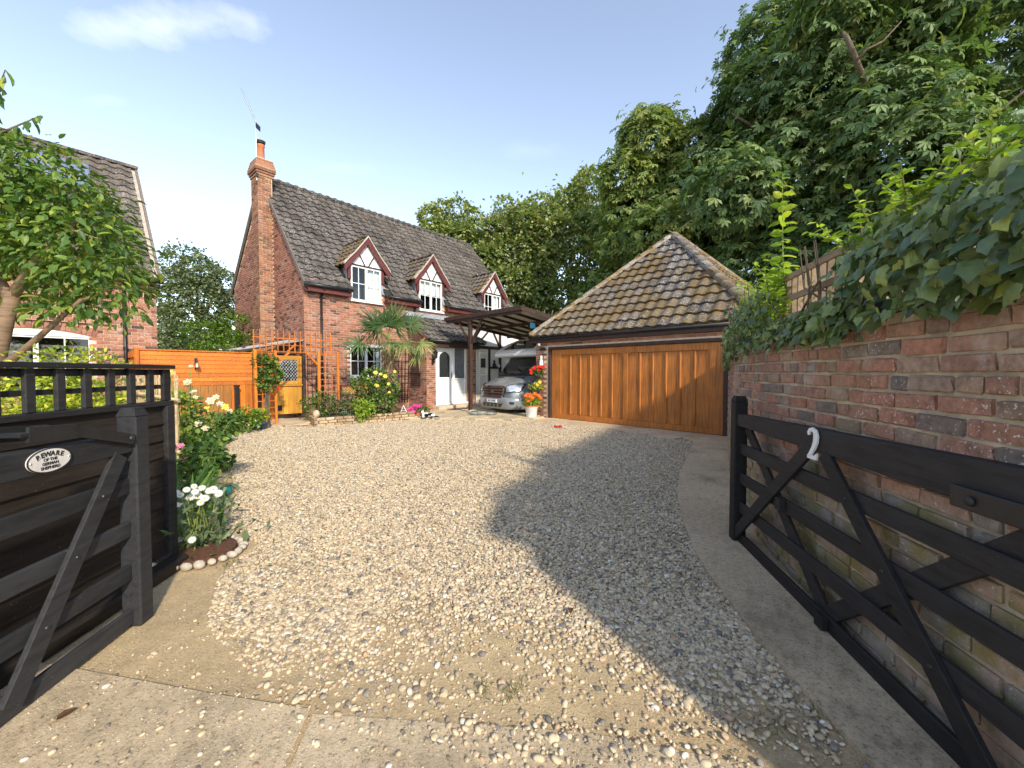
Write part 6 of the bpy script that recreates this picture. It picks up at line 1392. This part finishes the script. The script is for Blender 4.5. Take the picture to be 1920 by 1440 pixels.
# ------------------------------------------------------------------ gravel
GP = [(-1.75,2.25),(-2.05,2.75),(-2.12,3.3),(-2.7,3.75),(-3.2,4.6),(-4.4,6.2),(-5.4,7.6),(-6.7,9.6),(-6.5,10.45),(-5.6,10.30),(-5.15,10.40),(-3.05,12.05),(-1.6,11.88),(.45,11.7)]+[tuple(G.p(x,y)[:2]) for x, y in ((-.1,-.72),(3.0,-.82),(GW-.6,-.85))]+[(3.6,7.9)]+PE[1:9]+[(1.28,1.3),(.9,1.35),(.3,1.35),(-.3,1.5),(-.9,1.6)]
def wob(x, y): return (np.sin(x*2.3+1.1*np.sin(y*1.7))+np.sin(y*3.1+x*1.3)+.7*np.sin(x*5.3-y*4.1)+.5*np.sin(x*9.1+y*7.7))/3.2
gx_, gy_ = [], []; n = 380000
xs = NR.uniform(-6.8,3.7,n*3); ys = 1.3+(NR.random(n*3)**1.55)*10.8
GPa = np.array(GP); ins = np.zeros(len(xs), bool); j = len(GPa)-1
for i in range(len(GPa)):
    xi, yi = GPa[i]; xj, yj = GPa[j]
    with np.errstate(divide='ignore', invalid='ignore'): ins ^= ((yi > ys) != (yj > ys)) & (xs < (xj-xi)*(ys-yi)/(yj-yi+1e-12)+xi)
    j = i
ed = 2.25-.55*np.clip((xs-.3)/.9,0,1)+.10*np.clip((-xs-.8),0,1); dens = 1/(1+np.exp(-(ys-ed+.30*wob(xs*1.6,ys*1.6))/.13))
dens = np.maximum(dens, .055+.05*(wob(xs*3,ys*3) > .35)) ; dens *= np.where(ys < 1.5, .5, 1)
ok = ins & (NR.random(len(xs)) < dens); xs, ys = xs[ok][:n], ys[ok][:n]; n = len(xs)
sz = np.clip(NR.lognormal(-4.86,.36,n),.004,.0165)
xa = NR.uniform(-2.1,1.35,1100); ya = 1.25+NR.random(1100)**1.3*2.3; kp = (xa > -2.0+.12*(2.3-ya)) & (xa < 1.28); xa, ya = xa[kp], ya[kp]; za = np.clip(NR.lognormal(-5.0,.35,len(xa)),.003,.014)
xg = NR.uniform(-2.2,1.5,14000); yg = 1.2+NR.random(14000)**1.4*2.2; zg = np.clip(NR.lognormal(-6.35,.35,14000),.001,.0035)
xs = np.concatenate([xs,xa,xg]); ys = np.concatenate([ys,ya,yg]); sz = np.concatenate([sz,za,zg]); n = len(xs); lay = np.where(NR.random(n) < .45, NR.uniform(.004,.018,n), .003)
zs = sz*.35+np.where(sz > .0046, lay*np.clip((ys-2.0)/.8,0,1), .0)+np.where((ys < 1.85-.07*(xs+1.9)) & (xs < -.8), .016, np.where(ys < 1.6, .007, 0))
gm = bpy.data.meshes.new('gravel'); gm.vertices.add(n); gm.vertices.foreach_set('co', np.stack([xs,ys,zs],1).astype(np.float32).ravel())
for nm_, arr, ty in (('rnd', NR.random(n), 'FLOAT'), ('scl', np.stack([sz*NR.uniform(1.0,1.45,n), sz*NR.uniform(.8,1.05,n), sz*NR.uniform(.5,.8,n)],1), 'FLOAT_VECTOR'), ('rot', np.stack([NR.normal(size=n)*.30, NR.normal(size=n)*.30, NR.uniform(0,6.28,n)],1), 'FLOAT_VECTOR')):
    at_ = gm.attributes.new(nm_, ty, 'POINT'); at_.data.foreach_set('value' if ty == 'FLOAT' else 'vector', np.asarray(arr, np.float32).ravel())
t = NT('pebble'); c = t.ramp(t.rnd('inst'), [(0,(.13,.12,.11)),(.06,(.23,.20,.175)),(.2,(.39,.31,.205)),(.42,(.52,.415,.27)),(.62,(.59,.47,.305)),(.8,(.63,.515,.355)),(.9,(.45,.29,.175)),(.95,(.62,.54,.42)),(1,(.68,.63,.54))])
c = t.mix(1, c, t.ramp(t.noise(60,4,.7), [(.3,.72),(.7,1.25)]), 'MULTIPLY'); m_peb = t.fin(c, .7, 0, .3)
go = link(bpy.data.objects.new('gravel', gm), None); tag(go, 'honey coloured pebble gravel covering the drive', 'gravel', kind='stuff')
ng = bpy.data.node_groups.new('pebbles','GeometryNodeTree'); ng.interface.new_socket('Geometry', in_out='INPUT', socket_type='NodeSocketGeometry'); ng.interface.new_socket('Geometry', in_out='OUTPUT', socket_type='NodeSocketGeometry')
gi = ng.nodes.new('NodeGroupInput'); gout = ng.nodes.new('NodeGroupOutput'); iop = ng.nodes.new('GeometryNodeInstanceOnPoints'); ico = ng.nodes.new('GeometryNodeMeshIcoSphere'); ico.inputs['Radius'].default_value = 1; ico.inputs['Subdivisions'].default_value = 2
ssm = ng.nodes.new('GeometryNodeSetShadeSmooth'); smt = ng.nodes.new('GeometryNodeSetMaterial'); smt.inputs['Material'].default_value = m_peb
def named(nm_, ty): q = ng.nodes.new('GeometryNodeInputNamedAttribute'); q.data_type = ty; q.inputs[0].default_value = nm_; return q.outputs[0]
lk = ng.links.new; lk(gi.outputs[0], iop.inputs['Points']); lk(ico.outputs[0], ssm.inputs[0]); lk(ssm.outputs[0], smt.inputs[0]); lk(smt.outputs[0], iop.inputs['Instance'])
e2r = ng.nodes.new('FunctionNodeEulerToRotation'); lk(named('rot','FLOAT_VECTOR'), e2r.inputs[0]); lk(e2r.outputs[0], iop.inputs['Rotation']); lk(named('scl','FLOAT_VECTOR'), iop.inputs['Scale']); lk(iop.outputs[0], gout.inputs[0])
gm.materials.append(m_peb); md = go.modifiers.new('pebbles','NODES'); md.node_group = ng
# weeds along the path edge
for i, (u, v, r) in enumerate(((1262,945,.07),(1270,1003,.08),(1538,1328,.09),(1462,1368,.06),(905,1298,.06),(960,1302,.07),(432,1062,.08),(1258,900,.06))):
    p = on_ground(u, v); n = 70; w_ = thing('weed_tuft', ('small weed tuft beside the path, second from the garage','leafy weed tuft beside the path, level with the gate post','leafy weed tuft beside the path at lower right','thin grass tuft on the pebbles at lower right','left one of two dry tufts on the bare sand in front','right one of two dry tufts on the bare sand in front','dry tuft on the sand beside the daisy bed','small weed tuft beside the path, nearest the garage')[i], 'weed', tuple(p), 'weed tufts on the drive')
    P = np.tile(np.array(p), (n,1))+NR.normal(size=(n,3))*np.array([r*.5,r*.7,0])+np.array([0,0,.004]); O = np.stack([NR.normal(size=n)*.7, NR.normal(size=n)*.7, np.full(n,.75)], 1)
    scatter('blades', g_grs, w_, *T_blade(), P, frames(O, rv(n)), NR.uniform(.35,.9,n)*r*.6, NR.random(n))
# fallen leaves
m_dead = plain('dead leaf', (.10,.045,.02), .8, .4, 20)
for i, (u, v, r) in enumerate(((105,1365,.07),(1070,1148,.06),(1272,1080,.05))):
    p = on_ground(u, v); V_, F_ = T_leaf(.3,.15); o = link(bpy.data.objects.new('fallen_leaf', mesh_np('fallen_leaf', V_*r, F_, m_dead)), None, Matrix.Translation((p.x,p.y,.03)) @ Matrix.Rotation(R.uniform(0,6),4,'Z')); tag(o, ('brown dead leaf on the concrete at lower left','dark dead leaf on the pebbles in the middle of the drive','dark dead leaf on the gravel near the path edge')[i], 'leaf')
